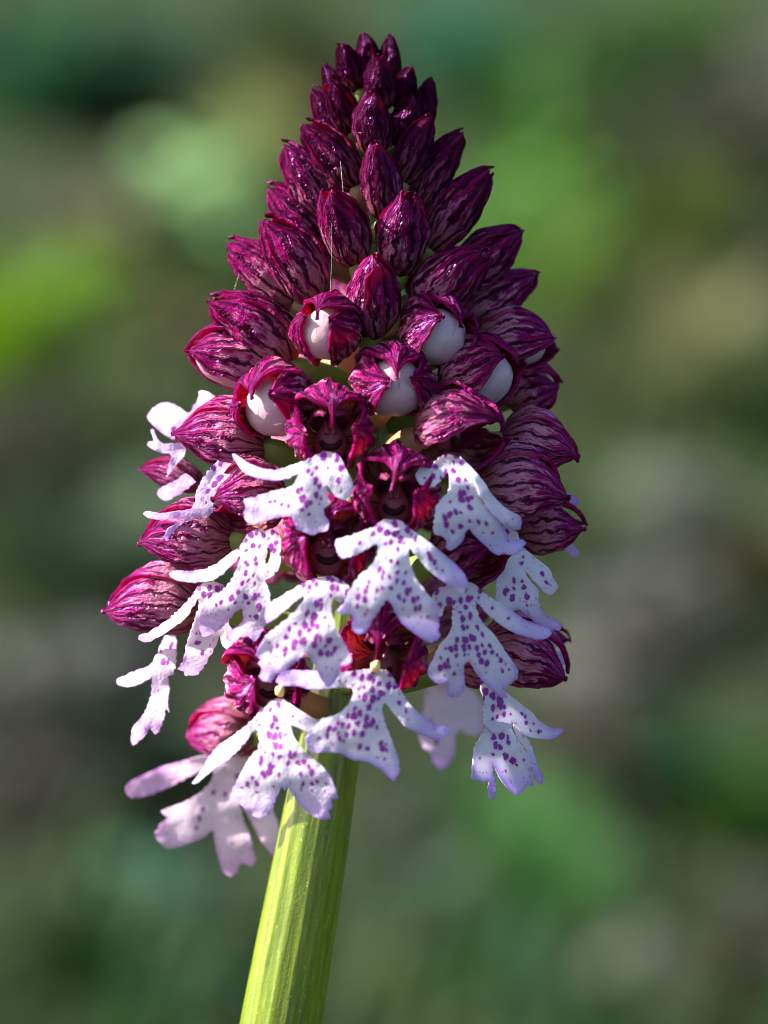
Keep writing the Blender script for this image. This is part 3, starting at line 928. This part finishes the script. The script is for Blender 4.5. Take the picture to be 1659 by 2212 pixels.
make_lip('T37', [zc(8, [(400,195),(330,200),(270,240),(200,320),(130,305),(80,390),(120,460),(200,490),(260,485),(300,430),(350,372),(382,362),(382,440),(370,540),(320,590),(270,650),(260,720),(240,800),(250,910),(320,930),(360,980),(350,1030),(390,1060),(440,1040),(500,970),(535,885),(560,862),(620,930),(700,1010),(780,1080),(830,1105),(870,1088),(960,1100),(1040,1050),(1065,990),(1040,960),(950,965),(905,985),(900,930),(860,840),(800,765),(720,665),(660,570),(620,450),(580,330),(500,235)]),
                 zc(8, [(480,210),(580,310),(650,390),(720,480),(780,570),(850,650),(940,710),(1010,740),(1035,800),(1010,860),(960,870),(880,830),(800,752),(725,660),(655,560),(600,430),(520,290)])],
         (975, 985), (1030, 1195), 340, tilt=0.14, bulge=30, curve=0.13, arms=(0, 9), dens=.72, warm=.0)
make_lip('T41', [zc(9, [(420,170),(300,210),(240,260),(230,310),(260,400),(290,470),(322,460),(340,390),(402,340),(417,400),(410,500),(415,560),(380,640),(300,730),(250,830),(210,920),(190,970),(200,1010),(250,1060),(300,1085),(355,1062),(355,1140),(370,1190),(410,1202),(422,1182),(450,1206),(490,1170),(520,1080),(515,905),(545,872),(580,900),(640,1000),(720,1080),(790,1150),(840,1196),(900,1202),(890,1120),(940,1080),(1000,1020),(1000,950),(930,850),(860,750),(790,640),(720,570),(655,490),(622,400),(618,340),(650,360),(720,440),(800,510),(900,580),(1000,630),(1100,660),(1200,680),(1290,650),(1300,600),(1250,570),(1100,520),(1000,460),(900,390),(800,330),(700,260),(620,190),(560,160),(480,160)])],
         (996, 1262), (1015, 1500), 330, tilt=0.08, bulge=24, curve=0.10, dens=.74, warm=.05)
make_lip('T39', [zc(8, [(870,830),(930,860),(1000,900),(1010,980),(1060,1040),(1100,1080),(1200,1160),(1290,1230),(1310,1300),(1360,1380),(1330,1430),(1290,1460),(1240,1440),(1190,1380),(1120,1310),(1062,1232),(1080,1290),(1130,1350),(1190,1420),(1180,1500),(1200,1580),(1260,1640),(1340,1680),(1390,1720),(1380,1780),(1300,1770),(1220,1750),(1150,1700),(1080,1640),(990,1580),(960,1620),(890,1650),(830,1610),(805,1540),(800,1420),(810,1330),(850,1250),(860,1150),(850,1090),(860,960)])],
         (1100, 1150), (1130, 1350), 215, tilt=0.04, bulge=22, curve=0.10, dens=.6, warm=.0, wrap=0.4)
make_lip('F9', [zc(9, [(670,1040),(670,1120),(685,1200),(690,1290),(690,1400),(710,1470),(660,1560),(610,1660),(600,1760),(585,1830),(590,1930),(640,1950),(690,1970),(730,1945),(735,2020),(740,2110),(775,2118),(800,2060),(795,1980),(775,1900),(770,1850),(762,1782),(782,1812),(820,1900),(880,1990),(950,2060),(990,2085),(1050,2050),(1080,1990),(1140,2005),(1130,1950),(1120,1850),(1110,1750),(1050,1660),(990,1570),(940,1480),(942,1412),(1000,1480),(1060,1540),(1150,1570),(1280,1580),(1350,1560),(1410,1512),(1408,1488),(1310,1480),(1200,1420),(1130,1340),(1050,1280),(980,1220),(900,1160),(820,1060),(740,1030)]),
                zc(9, [(690,1420),(760,1410),(860,1425),(955,1450),(940,1480),(860,1510),(780,1520),(730,1480)]),
                zc(9, [(960,1440),(1060,1540),(1130,1660),(1170,1790),(1220,1890),(1225,1960),(1200,1990),(1150,1930),(1120,1800),(1080,1680),(1000,1560)])],
         (1064, 1475), (1085, 1705), 215, tilt=0.05, bulge=20, curve=0.10, arms=(0, 10, -14), dens=.66, warm=.0, wrap=0.45)
make_lip('T45', [zc(6, [(1220,340),(1130,390),(1050,490),(950,570),(850,640),(740,672),(640,672),(530,676),(510,710),(570,750),(700,766),(830,752),(940,690),(1020,600),(1064,555),(1062,610),(1030,680),(990,760),(930,830),(860,870),(790,950),(750,1030),(745,1130),(780,1200),(860,1170),(950,1090),(1020,1010),(1075,965),(1098,1000),(1080,1090),(1000,1140),(945,1170),(970,1220),(1020,1240),(1070,1200),(1130,1190),(1180,1235),(1220,1190),(1260,1120),(1290,1050),(1310,950),(1300,850),(1270,760),(1240,735),(1260,640),(1275,540),(1330,380)]),
                 zc(6, [(1270,360),(1290,460),(1310,540),(1300,600),(1220,650),(1190,700),(1190,750),(1260,752),(1330,700),(1380,640),(1390,560),(1392,450),(1372,380),(1320,345)])],
         (568, 1150), (500, 1370), 290, tilt=0.10, bulge=26, curve=0.10, arms=(0, 14), dens=.8, warm=.55, wrap=0.4)
make_lip('T46', [zc(6, [(760,780),(700,850),(640,930),(560,1010),(450,1090),(350,1160),(270,1180),(265,1212),(320,1240),(380,1222),(470,1170),(560,1110),(640,1050),(695,965),(742,890),(740,960),(720,1030),(680,1150),(640,1280),(620,1370),(590,1420),(575,1450),(625,1470),(630,1500),(690,1502),(740,1490),(800,1400),(870,1280),(905,1185),(930,1260),(990,1320),(1020,1375),(1070,1350),(1100,1290),(1060,1180),(980,1100),(980,950),(950,800),(860,760)])],
         (455, 1262), (425, 1450), 190, tilt=0.05, bulge=18, curve=0.08, dens=.55, warm=.6, wrap=0.35)
make_lip('T47', [zc(6, [(480,1180),(430,1290),(400,1360),(350,1420),(250,1460),(140,1510),(100,1540),(100,1572),(160,1592),(240,1580),(330,1540),(376,1490),(372,1560),(370,1640),(340,1740),(290,1830),(220,1900),(210,1980),(220,2055),(270,2020),(330,1960),(360,1915),(390,1960),(430,1940),(470,1830),(482,1755),(506,1790),(494,1700),(510,1600),(494,1510),(540,1490),(560,1400),(570,1290),(560,1190),(520,1175)])],
         (366, 1370), (300, 1605), 60, tilt=0.02, bulge=10, curve=0.05, dens=.2, warm=.8, flush=0.45, wrap=0.3)
make_lip('T44', [zc(6, [(900,-190),(811,-112),(751,-12),(720,60),(700,165),(640,190),(560,205),(440,215),(320,200),(303,222),(340,255),(440,270),(560,262),(640,255),(570,290),(500,340),(462,400),(490,442),(522,390),(600,310),(720,255),(790,258),(850,210),(862,120),(940,20),(965,-5),(1031,-82),(1051,-152)])],
         (490, 1010), (420, 1110), 240, tilt=0.05, bulge=18, curve=0.08, dens=.8, warm=.6, flush=0.3, wrap=0.3)
make_lip('T32', [zc(4, [(160,795),(90,830),(30,890),(40,940),(100,1000),(180,1060),(240,1092),(310,1060),(345,985),(400,900),(540,810),(600,790),(520,720),(440,700),(425,760),(380,850),(340,880),(290,840),(230,808)])],
         (440, 870), (330, 890), 10, tilt=-0.05, bulge=10, curve=0.05, dens=.05, warm=.6, flush=0.6, wrap=0.2)
make_lip('T43', [zc(4, [(50,1005),(75,1010),(100,1080),(150,1120),(240,1118),(300,1120),(330,1180),(270,1270),(220,1330),(190,1372),(188,1300),(210,1225),(200,1200),(130,1192),(60,1160),(25,1130),(30,1100),(75,1102),(60,1050)]),
                 zc(4, [(330,1360),(402,1422),(330,1482),(250,1540),(160,1570),(115,1540),(105,1500),(150,1460),(250,1410)])],
         (400, 970), (340, 1010), 60, tilt=0.0, bulge=8, curve=0.05, dens=.05, warm=.6, flush=0.6, wrap=0.2)
make_lip('F10', [zc(9, [(200,1080),(150,1300),(140,1400),(110,1540),(150,1650),(220,1700),(240,1790),(320,1860),(400,1780),(435,1680),(430,1560),(470,1490),(560,1540),(640,1540),(680,1500),(700,1300),(620,1180),(500,1060),(350,1030)])],
         (970, 1480), (950, 1660), -330, tilt=-0.05, bulge=10, curve=0.1, dens=.0, warm=.3, flush=0.2, wrap=0)
make_lip('F11', [zc(10, [(860,680),(780,830),(600,830),(400,880),(240,930),(80,1010),(45,1060),(90,1115),(200,1100),(330,1050),(480,970),(625,905),(620,1000),(540,1090),(430,1150),(340,1185),(290,1210),(330,1250),(280,1300),(250,1360),(270,1400),(330,1450),(430,1430),(560,1380),(632,1335),(650,1450),(690,1590),(740,1640),(790,1610),(820,1550),(880,1570),(915,1540),(870,1350),(830,1250),(812,1150),(890,1280),(950,1400),(1040,1510),(1080,1500),(1080,1350),(1030,1200),(960,1100),(900,900),(930,700)])],
         (545, 1590), (490, 1880), -210, tilt=0.0, bulge=14, curve=0.06, dens=.12, warm=1.0, flush=0.25, wrap=0)
make_lip('T38', [zc(8, [(1150,340),(1220,412),(1290,352),(1352,262),(1300,260),(1200,300)]),
                 zc(8, [(1270,480),(1360,540),(1480,550),(1555,600),(1550,650),(1490,668),(1390,650),(1310,610)])],
         (1180, 1010), (1245, 1090), 40, tilt=0.0, bulge=6, curve=0.05, dens=.05, warm=.0, flush=0.7, wrap=0)
make_lip('T40', [zc(8, [(1420,960),(1470,930),(1500,1010),(1560,1080),(1540,1115),(1480,1110),(1430,1050)])],
         (1215, 1165), (1250, 1200), 20, tilt=0.0, bulge=4, curve=0.05, dens=.0, warm=.0, flush=0.8, wrap=0)
make_lip('T48', [zc(9, [(1180,680),(1290,660),(1350,740),(1312,790),(1380,790),(1452,850),(1430,885),(1370,925),(1310,880),(1240,800)])],
         (1165, 1390), (1220, 1430), 0, tilt=0.0, bulge=6, curve=0.05, dens=.0, warm=.0, flush=0.5, wrap=0)

# cream anther showing in the two lowest front flowers
for key, (x, y), d in (('F4', (812, 1440), 400), ('F5', (606, 1492), 375)):
    fl, B = flowers[key][0], flowers[key][1]
    c = P(x, y, d); vs, fs, uv = [], [], []
    bm = bmesh.new()
    bmesh.ops.create_icosphere(bm, subdivisions=2, radius=1)
    for v in bm.verts:
        q = v.co.copy()
        q = Vector((q.x * 0.0006, q.y * 0.0005, q.z * 0.0007)) * (1 + 0.35 * noise.noise(q * 1.7))
        vs.append(c + q); uv.append((0, 0))
    fs = [tuple(v.index for v in f.verts) for f in bm.faces]
    bm.free()
    new_obj('anther', vs, fs, M_POLLEN, fl, B, uv)

# rosette of leaves at the foot of the stem
def blade(base, direction, length, width, lift, n=9, droop=0.5, fold=0.2):
    vs, fs = [], []
    d = Vector((direction[0], direction[1], 0)).normalized(); sd = Vector((-d.y, d.x, 0))
    for i in range(n + 1):
        t = i / n
        w = width * (math.sin(math.pi * (0.08 + 0.92 * t) ** 0.8) ** 0.8 if t < 1 else 0.02)
        c = base + d * (length * t) + Vector((0, 0, lift * t - droop * length * t * t))
        for k, s in enumerate((-1, -0.5, 0, 0.5, 1)):
            vs.append(c + sd * (s * w / 2) + Vector((0, 0, abs(s) * fold * w)))
    for i in range(n):
        for k in range(4):
            a = i * 5 + k
            fs.append((a, a + 1, a + 6, a + 5))
    return vs, fs
for i in range(6):
    an = i * 1.05 + 0.3
    vs, fs = blade(BASE + Vector((0, 0, 0.004)), (math.cos(an), math.sin(an)), 0.11 + 0.02 * (i % 3), 0.034, 0.07, droop=0.42)
    o = new_obj('basal_leaf', vs, fs, M_LEAF, orchid, BASE)
    o.color = (0.07, 0.15, 0.03, 1)

# ------------------------------------------------------------------ the blurred meadow behind
def leafy_mesh(name, seed, n, leaf, aspect, upright):
    """a dome of leaves, unit radius"""
    r = random.Random(seed)
    vs, fs = [], []
    for i in range(n):
        th = r.uniform(0, 2 * math.pi)
        el = math.asin(r.uniform(0.0, 1.0))
        rad_ = r.uniform(0.15, 1.0) ** 0.8 * 1.25
        c = Vector((math.cos(th) * math.cos(el), math.sin(th) * math.cos(el), math.sin(el) * 1.2)) * rad_
        out = Vector((math.cos(th), math.sin(th), r.uniform(-0.2, 0.7) + upright)).normalized()
        sd = out.cross(Vector((r.uniform(-.4, .4), r.uniform(-.4, .4), 1))).normalized()
        nr = sd.cross(out)
        L = leaf * r.uniform(0.7, 1.3); Wd = L * aspect
        b = len(vs)
        for j in range(5):
            t = j / 4
            w = Wd * (0.15, 0.8, 1.0, 0.7, 0.05)[j] / 2
            cc = c + out * (L * (t - 0.4)) - nr * (0.25 * L * (t - 0.4) ** 2)
            vs += [cc - sd * w + nr * (0.12 * w), cc, cc + sd * w + nr * (0.12 * w)]
        for j in range(4):
            for k in range(2):
                a = b + j * 3 + k
                fs.append((a, a + 1, a + 4, a + 3))
    # stems tying the leaves to the root
    for i in range(9):
        th = r.uniform(0, 2 * math.pi); tip = Vector((math.cos(th) * .6, math.sin(th) * .6, r.uniform(.4, .9)))
        b = len(vs)
        for t in (0.0, 0.5, 1.0):
            c = Vector((tip.x * t * t, tip.y * t * t, tip.z * t))
            for k in range(3):
                vs.append(c + Vector((math.cos(k * 2.09), math.sin(k * 2.09), 0)) * 0.02)
        for j in range(2):
            for k in range(3):
                fs.append((b + j * 3 + k, b + j * 3 + (k + 1) % 3, b + j * 3 + 3 + (k + 1) % 3, b + j * 3 + 3 + k))
    me = bpy.data.meshes.new(name)
    me.from_pydata([tuple(v) for v in vs], [], fs)
    me.materials.append(M_LEAF)
    me.polygons.foreach_set('use_smooth', [True] * len(me.polygons))
    return me

HERB = [leafy_mesh('broad_herb', 11 + k, 120, 0.62, 0.55, 0.1) for k in range(3)]
TUFT = [leafy_mesh('grass_tuft', 31 + k, 190, 1.0, 0.10, 0.9) for k in range(2)]
DRY = [leafy_mesh('dry_herb', 51 + k, 120, 0.55, 0.6, -0.1) for k in range(2)]

def lin(c):
    return tuple(((v / 255) / 12.92 if v / 255 <= 0.04045 else ((v / 255 + 0.055) / 1.055) ** 2.4) for v in c)

LAB = {
    'herb': ('broad-leaved green herb growing in blurred clump behind the orchid', 'plant', 'leafy herbs behind the orchid', 'leafy_herb'),
    'tuft': ('tuft of long green grass blades blurred behind the orchid', 'grass', 'grass tufts behind the orchid', 'grass_tuft'),
    'dry': ('withered grey-brown clump of dead leaves behind the orchid', 'dry plant', 'withered clumps behind the orchid', 'withered_plant'),
    'stone': ('rounded grey weathered stone lying on the soil behind the orchid', 'stone', 'stones behind the orchid', 'stone'),
}
blobs = [
    # x, y, radius (picture px), wanted colour, kind
    (130, 150, 150, (50, 100, 68), 'herb'), (10, 110, 110, (38, 78, 42), 'tuft'), (300, 150, 130, (42, 85, 60), 'herb'),
    (620, 190, 110, (62, 68, 28), 'tuft'), (530, 290, 110, (112, 118, 60), 'tuft'), (640, 60, 110, (52, 92, 42), 'herb'),
    (420, 450, 135, (135, 172, 122), 'herb'), (520, 360, 100, (120, 138, 66), 'tuft'), (455, 640, 110, (48, 80, 30), 'herb'),
    (245, 500, 120, (118, 110, 88), 'dry'), (335, 720, 125, (118, 112, 82), 'dry'), (110, 670, 150, (98, 140, 46), 'herb'),
    (5, 740, 110, (110, 150, 10), 'tuft'), (60, 960, 120, (70, 68, 58), 'dry'), (215, 870, 125, (88, 108, 72), 'tuft'),
    (150, 1200, 130, (54, 80, 52), 'tuft'), (320, 1160, 110, (100, 122, 100), 'herb'), (165, 1350, 135, (98, 102, 106), 'stone'),
    (120, 1520, 120, (52, 62, 52), 'tuft'), (90, 1660, 130, (78, 76, 70), 'dry'), (310, 1600, 110, (48, 70, 48), 'herb'),
    (330, 1980, 125, (72, 114, 92), 'herb'), (200, 2050, 120, (36, 72, 32), 'tuft'), (360, 2160, 120, (36, 80, 46), 'herb'),
    (1000, 90, 130, (60, 116, 90), 'herb'), (1130, 220, 120, (76, 118, 62), 'tuft'), (1270, 110, 110, (64, 100, 52), 'tuft'),
    (1400, 110, 110, (88, 130, 78), 'herb'), (1500, 70, 70, (68, 104, 10), 'tuft'), (1570, 290, 130, (88, 82, 76), 'dry'),
    (1290, 350, 100, (62, 68, 38), 'tuft'), (1145, 430, 120, (100, 150, 72), 'herb'), (1200, 580, 120, (102, 134, 66), 'tuft'),
    (1450, 480, 120, (82, 98, 46), 'tuft'), (1350, 620, 90, (76, 80, 52), 'dry'), (1500, 740, 130, (122, 126, 76), 'tuft'),
    (1340, 820, 120, (100, 112, 66), 'tuft'), (1610, 850, 110, (60, 84, 40), 'herb'), (1450, 990, 140, (128, 122, 104), 'stone'),
    (1300, 1140, 110, (90, 106, 76), 'tuft'), (1400, 1300, 120, (102, 102, 102), 'dry'), (1310, 1380, 110, (102, 112, 118), 'stone'),
    (1600, 1200, 110, (84, 84, 50), 'tuft'), (1350, 1500, 110, (66, 64, 56), 'dry'), (1250, 1620, 110, (82, 76, 70), 'dry'),
    (1450, 1640, 110, (62, 98, 62), 'herb'), (1630, 1730, 110, (46, 84, 22), 'herb'), (1130, 1820, 110, (78, 130, 72), 'tuft'),
    (1000, 1740, 90, (72, 118, 66), 'tuft'), (1240, 1940, 100, (70, 120, 66), 'tuft'), (900, 1960, 110, (84, 106, 90), 'herb'),
    (1410, 2000, 110, (108, 118, 118), 'stone'), (1300, 2180, 90, (52, 92, 40), 'herb'), (1090, 2080, 100, (66, 108, 72), 'herb'),
    (1560, 2080, 110, (72, 62, 56), 'dry'), (850, 1800, 90, (88, 90, 86), 'dry'), (1150, 2190, 90, (70, 100, 80), 'tuft'),
]
def shade(c):
    r, g, b = c
    lum = 0.3 * r + 0.6 * g + 0.1 * b
    if g - max(r, b) > 12 and b < 0.45 * g and r > 0.6 * g: hue = 'yellow-green'
    elif g - r > 25 and b > 0.65 * g: hue = 'blue-green'
    elif g - max(r, b) > 18: hue = 'green'
    elif g >= r and b < 0.75 * g: hue = 'olive'
    elif abs(r - g) < 14 and abs(g - b) < 16: hue = 'grey'
    else: hue = 'brown'
    return ('dark ' if lum < 72 else 'pale ' if lum > 112 else '') + hue
WORD = {'herb': 'leafy herb', 'tuft': 'grass tuft', 'dry': 'withered clump', 'stone': 'rounded stone'}
def describe(i):
    x, y, r, c, kind = blobs[i]
    near = sorted((j for j in range(len(blobs)) if j != i), key=lambda j: (blobs[j][0] - x) ** 2 + (blobs[j][1] - y) ** 2)[:2]
    nm = ['%s %s' % (shade(blobs[j][3]), WORD[blobs[j][4]]) for j in near]
    return 'blurred %s %s between %s and %s' % (shade(c), WORD[kind], nm[0], nm[1])

def stone_mesh(seed):
    bm = bmesh.new()
    bmesh.ops.create_icosphere(bm, subdivisions=4, radius=1)
    for v in bm.verts:
        n1 = noise.noise(v.co * 1.1 + Vector((seed, 0, 0))); n2 = noise.noise(v.co * 3.1 + Vector((0, seed, 0)))
        v.co *= 1 + 0.35 * n1 + 0.10 * n2
        v.co.z *= 0.75
    me = bpy.data.meshes.new('stone')
    bm.to_mesh(me); bm.free()
    me.materials.append(M_STONE)
    me.polygons.foreach_set('use_smooth', [True] * len(me.polygons))
    return me

for i, (x, y, r, c, kind) in enumerate(blobs):
    lab = LAB[kind]
    p, dist = on_ground(x, min(y + r * 0.9, 2650))
    scale = r * PX * dist / DIST
    if kind == 'stone':
        me = stone_mesh(i * 1.7)
    else:
        me = {'herb': HERB, 'tuft': TUFT, 'dry': DRY}[kind][i % (3 if kind == 'herb' else 2)]
    o = bpy.data.objects.new(lab[3], me)
    col.objects.link(o)
    o.location = (p.x, p.y, ground_z(p.x, p.y) - 0.01 * scale)
    o.rotation_euler.z = rnd.uniform(0, 6.28)
    o.scale = (scale * 1.25, scale * 1.25, scale * (1.4 if kind != 'stone' else 1.0))
    l = lin(c)
    lum = 0.25 * l[0] + 0.65 * l[1] + 0.10 * l[2]
    sat = (1.08 if c[0] < 0.85 * c[1] else 0.85) if kind in ('herb', 'tuft') else 1.1
    l = [max(0.0015, lum + (q - lum) * sat) for q in l]
    k = 0.40 * (0.75 + 1.6 * min(lum, 0.36))
    k *= 1.45
    o.color = (l[0] * k, l[1] * k, l[2] * k, 1)
    tag(o, describe(i), lab[1], lab[2])

# fallen leaves strewn over the soil
def litter():
    r = random.Random(5)
    vs, fs = [], []
    for i in range(2600):
        y = 0.6 + 4.0 * r.random() ** 1.3
        x = r.uniform(-1, 1) * (0.5 + 0.42 * y)
        s = r.uniform(0.02, 0.05) * (1 + 0.12 * y)
        an = r.uniform(0, 6.28)
        c = Vector((x, y, ground_z(x, y) + r.uniform(0.004, 0.02)))
        d = Vector((math.cos(an), math.sin(an), r.uniform(-.4, .5))).normalized()
        sd = d.cross(Vector((r.uniform(-.3, .3), r.uniform(-.3, .3), 1))).normalized()
        nr = sd.cross(d)
        b = len(vs)
        for j, w in enumerate((0.1, 0.6, 0.5, 0.05)):
            t = j / 3 - 0.5
            vs += [c + d * (s * t) - sd * (s * w / 2) + nr * s * 0.12, c + d * (s * t), c + d * (s * t) + sd * (s * w / 2) + nr * s * 0.12]
        for j in range(3):
            for k in range(2):
                a = b + j * 3 + k
                fs.append((a, a + 1, a + 4, a + 3))
    o = new_obj('leaf_litter', vs, fs, M_LEAF)
    o.color = (0.030, 0.034, 0.026, 1)
    tag(o, 'dry brown fallen leaves scattered over the dark soil', 'leaf litter', None, 'stuff')
litter()

# short turf between the herbs
def turf():
    r = random.Random(15)
    vs, fs = [], []
    for i in range(16000):
        y = 0.9 + 8.5 * r.random() ** 1.2
        x = r.uniform(-1, 1) * (0.45 + 0.36 * y)
        if noise.noise(Vector((x * 1.9, y * 1.3, 3.0))) < -0.08:
            continue
        h = r.uniform(0.04, 0.11); an = r.uniform(0, 6.28); ln = r.uniform(0.2, 0.7) * h
        c = Vector((x, y, ground_z(x, y) - 0.004)); d = Vector((math.cos(an), math.sin(an), 0)); sd = Vector((-d.y, d.x, 0)) * 0.0035
        b = len(vs)
        m = c + d * (ln * 0.35) + Vector((0, 0, h * 0.6)); t = c + d * ln + Vector((0, 0, h))
        vs += [c - sd, c + sd, m - sd * 0.8, m + sd * 0.8, t]
        fs += [(b, b + 1, b + 3, b + 2), (b + 2, b + 3, b + 4)]
    o = new_obj('turf', vs, fs, M_LEAF)
    o.color = (0.026, 0.062, 0.014, 1)
    tag(o, 'short green turf covering the soil behind the orchid', 'turf', None, 'stuff')
turf()

# low undergrowth carrying the meadow on to both sides
def undergrowth():
    r = random.Random(77)
    vs, fs = [], []
    for i in range(90):
        y = r.uniform(1.8, 8.0)
        x = r.choice((-1, 1)) * r.uniform(0.16, 0.75) * (y + 0.45)
        rad_ = r.uniform(0.05, 0.12)
        for k in range(26):
            an = r.uniform(0, 6.28); L = rad_ * r.uniform(0.5, 1.0)
            c = Vector((x + r.gauss(0, rad_ * .5), y + r.gauss(0, rad_ * .5), 0)); c.z = ground_z(c.x, c.y) + r.uniform(0, rad_ * 0.9)
            d = Vector((math.cos(an), math.sin(an), r.uniform(-.1, .7))).normalized()
            sd = d.cross(Vector((0, 0, 1))).normalized(); nr = sd.cross(d)
            b = len(vs)
            for j, w in enumerate((0.08, 0.5, 0.45, 0.04)):
                t = j / 3
                p = c + d * (L * t) - nr * (0.3 * L * t * t)
                vs += [p - sd * (L * w / 2), p + sd * (L * w / 2)]
            for j in range(3):
                fs.append((b + j * 2, b + j * 2 + 1, b + j * 2 + 3, b + j * 2 + 2))
    o = new_obj('undergrowth', vs, fs, M_LEAF)
    o.color = (0.055, 0.11, 0.03, 1)
    tag(o, 'low leafy undergrowth spreading beyond the herbs and grass tufts', 'undergrowth', None, 'stuff')
undergrowth()

# threads of spider silk slung over the buds
def silk():
    M_SILK = simple('silk', (0.75, 0.78, 0.80), 0.3, 0.6)
    for pts, lab in ((([(735, 348, 150), (741, 415, 190), (740, 422, 190)]), 'short silk thread joining two dark purple buds one above the other'),
                     (([(717, 400, 200), (716, 560, 215), (712, 640, 240), (704, 700, 290)]), 'long thin silk thread hanging down to a half-open bud'),
                     (([(529, 548, 40), (505, 630, 60), (498, 650, 60)]), 'short silk strand between two purple buds above a half-open bud')):
        path = catmull([P(*q) for q in pts], 6)
        vs, fs, uv = tube(path, [0.000006] * len(path), 5)
        o = new_obj('spider_silk', vs, fs, M_SILK, None, path[0], uv, loc=path[0])
        tag(o, lab, 'silk thread', None)
silk()
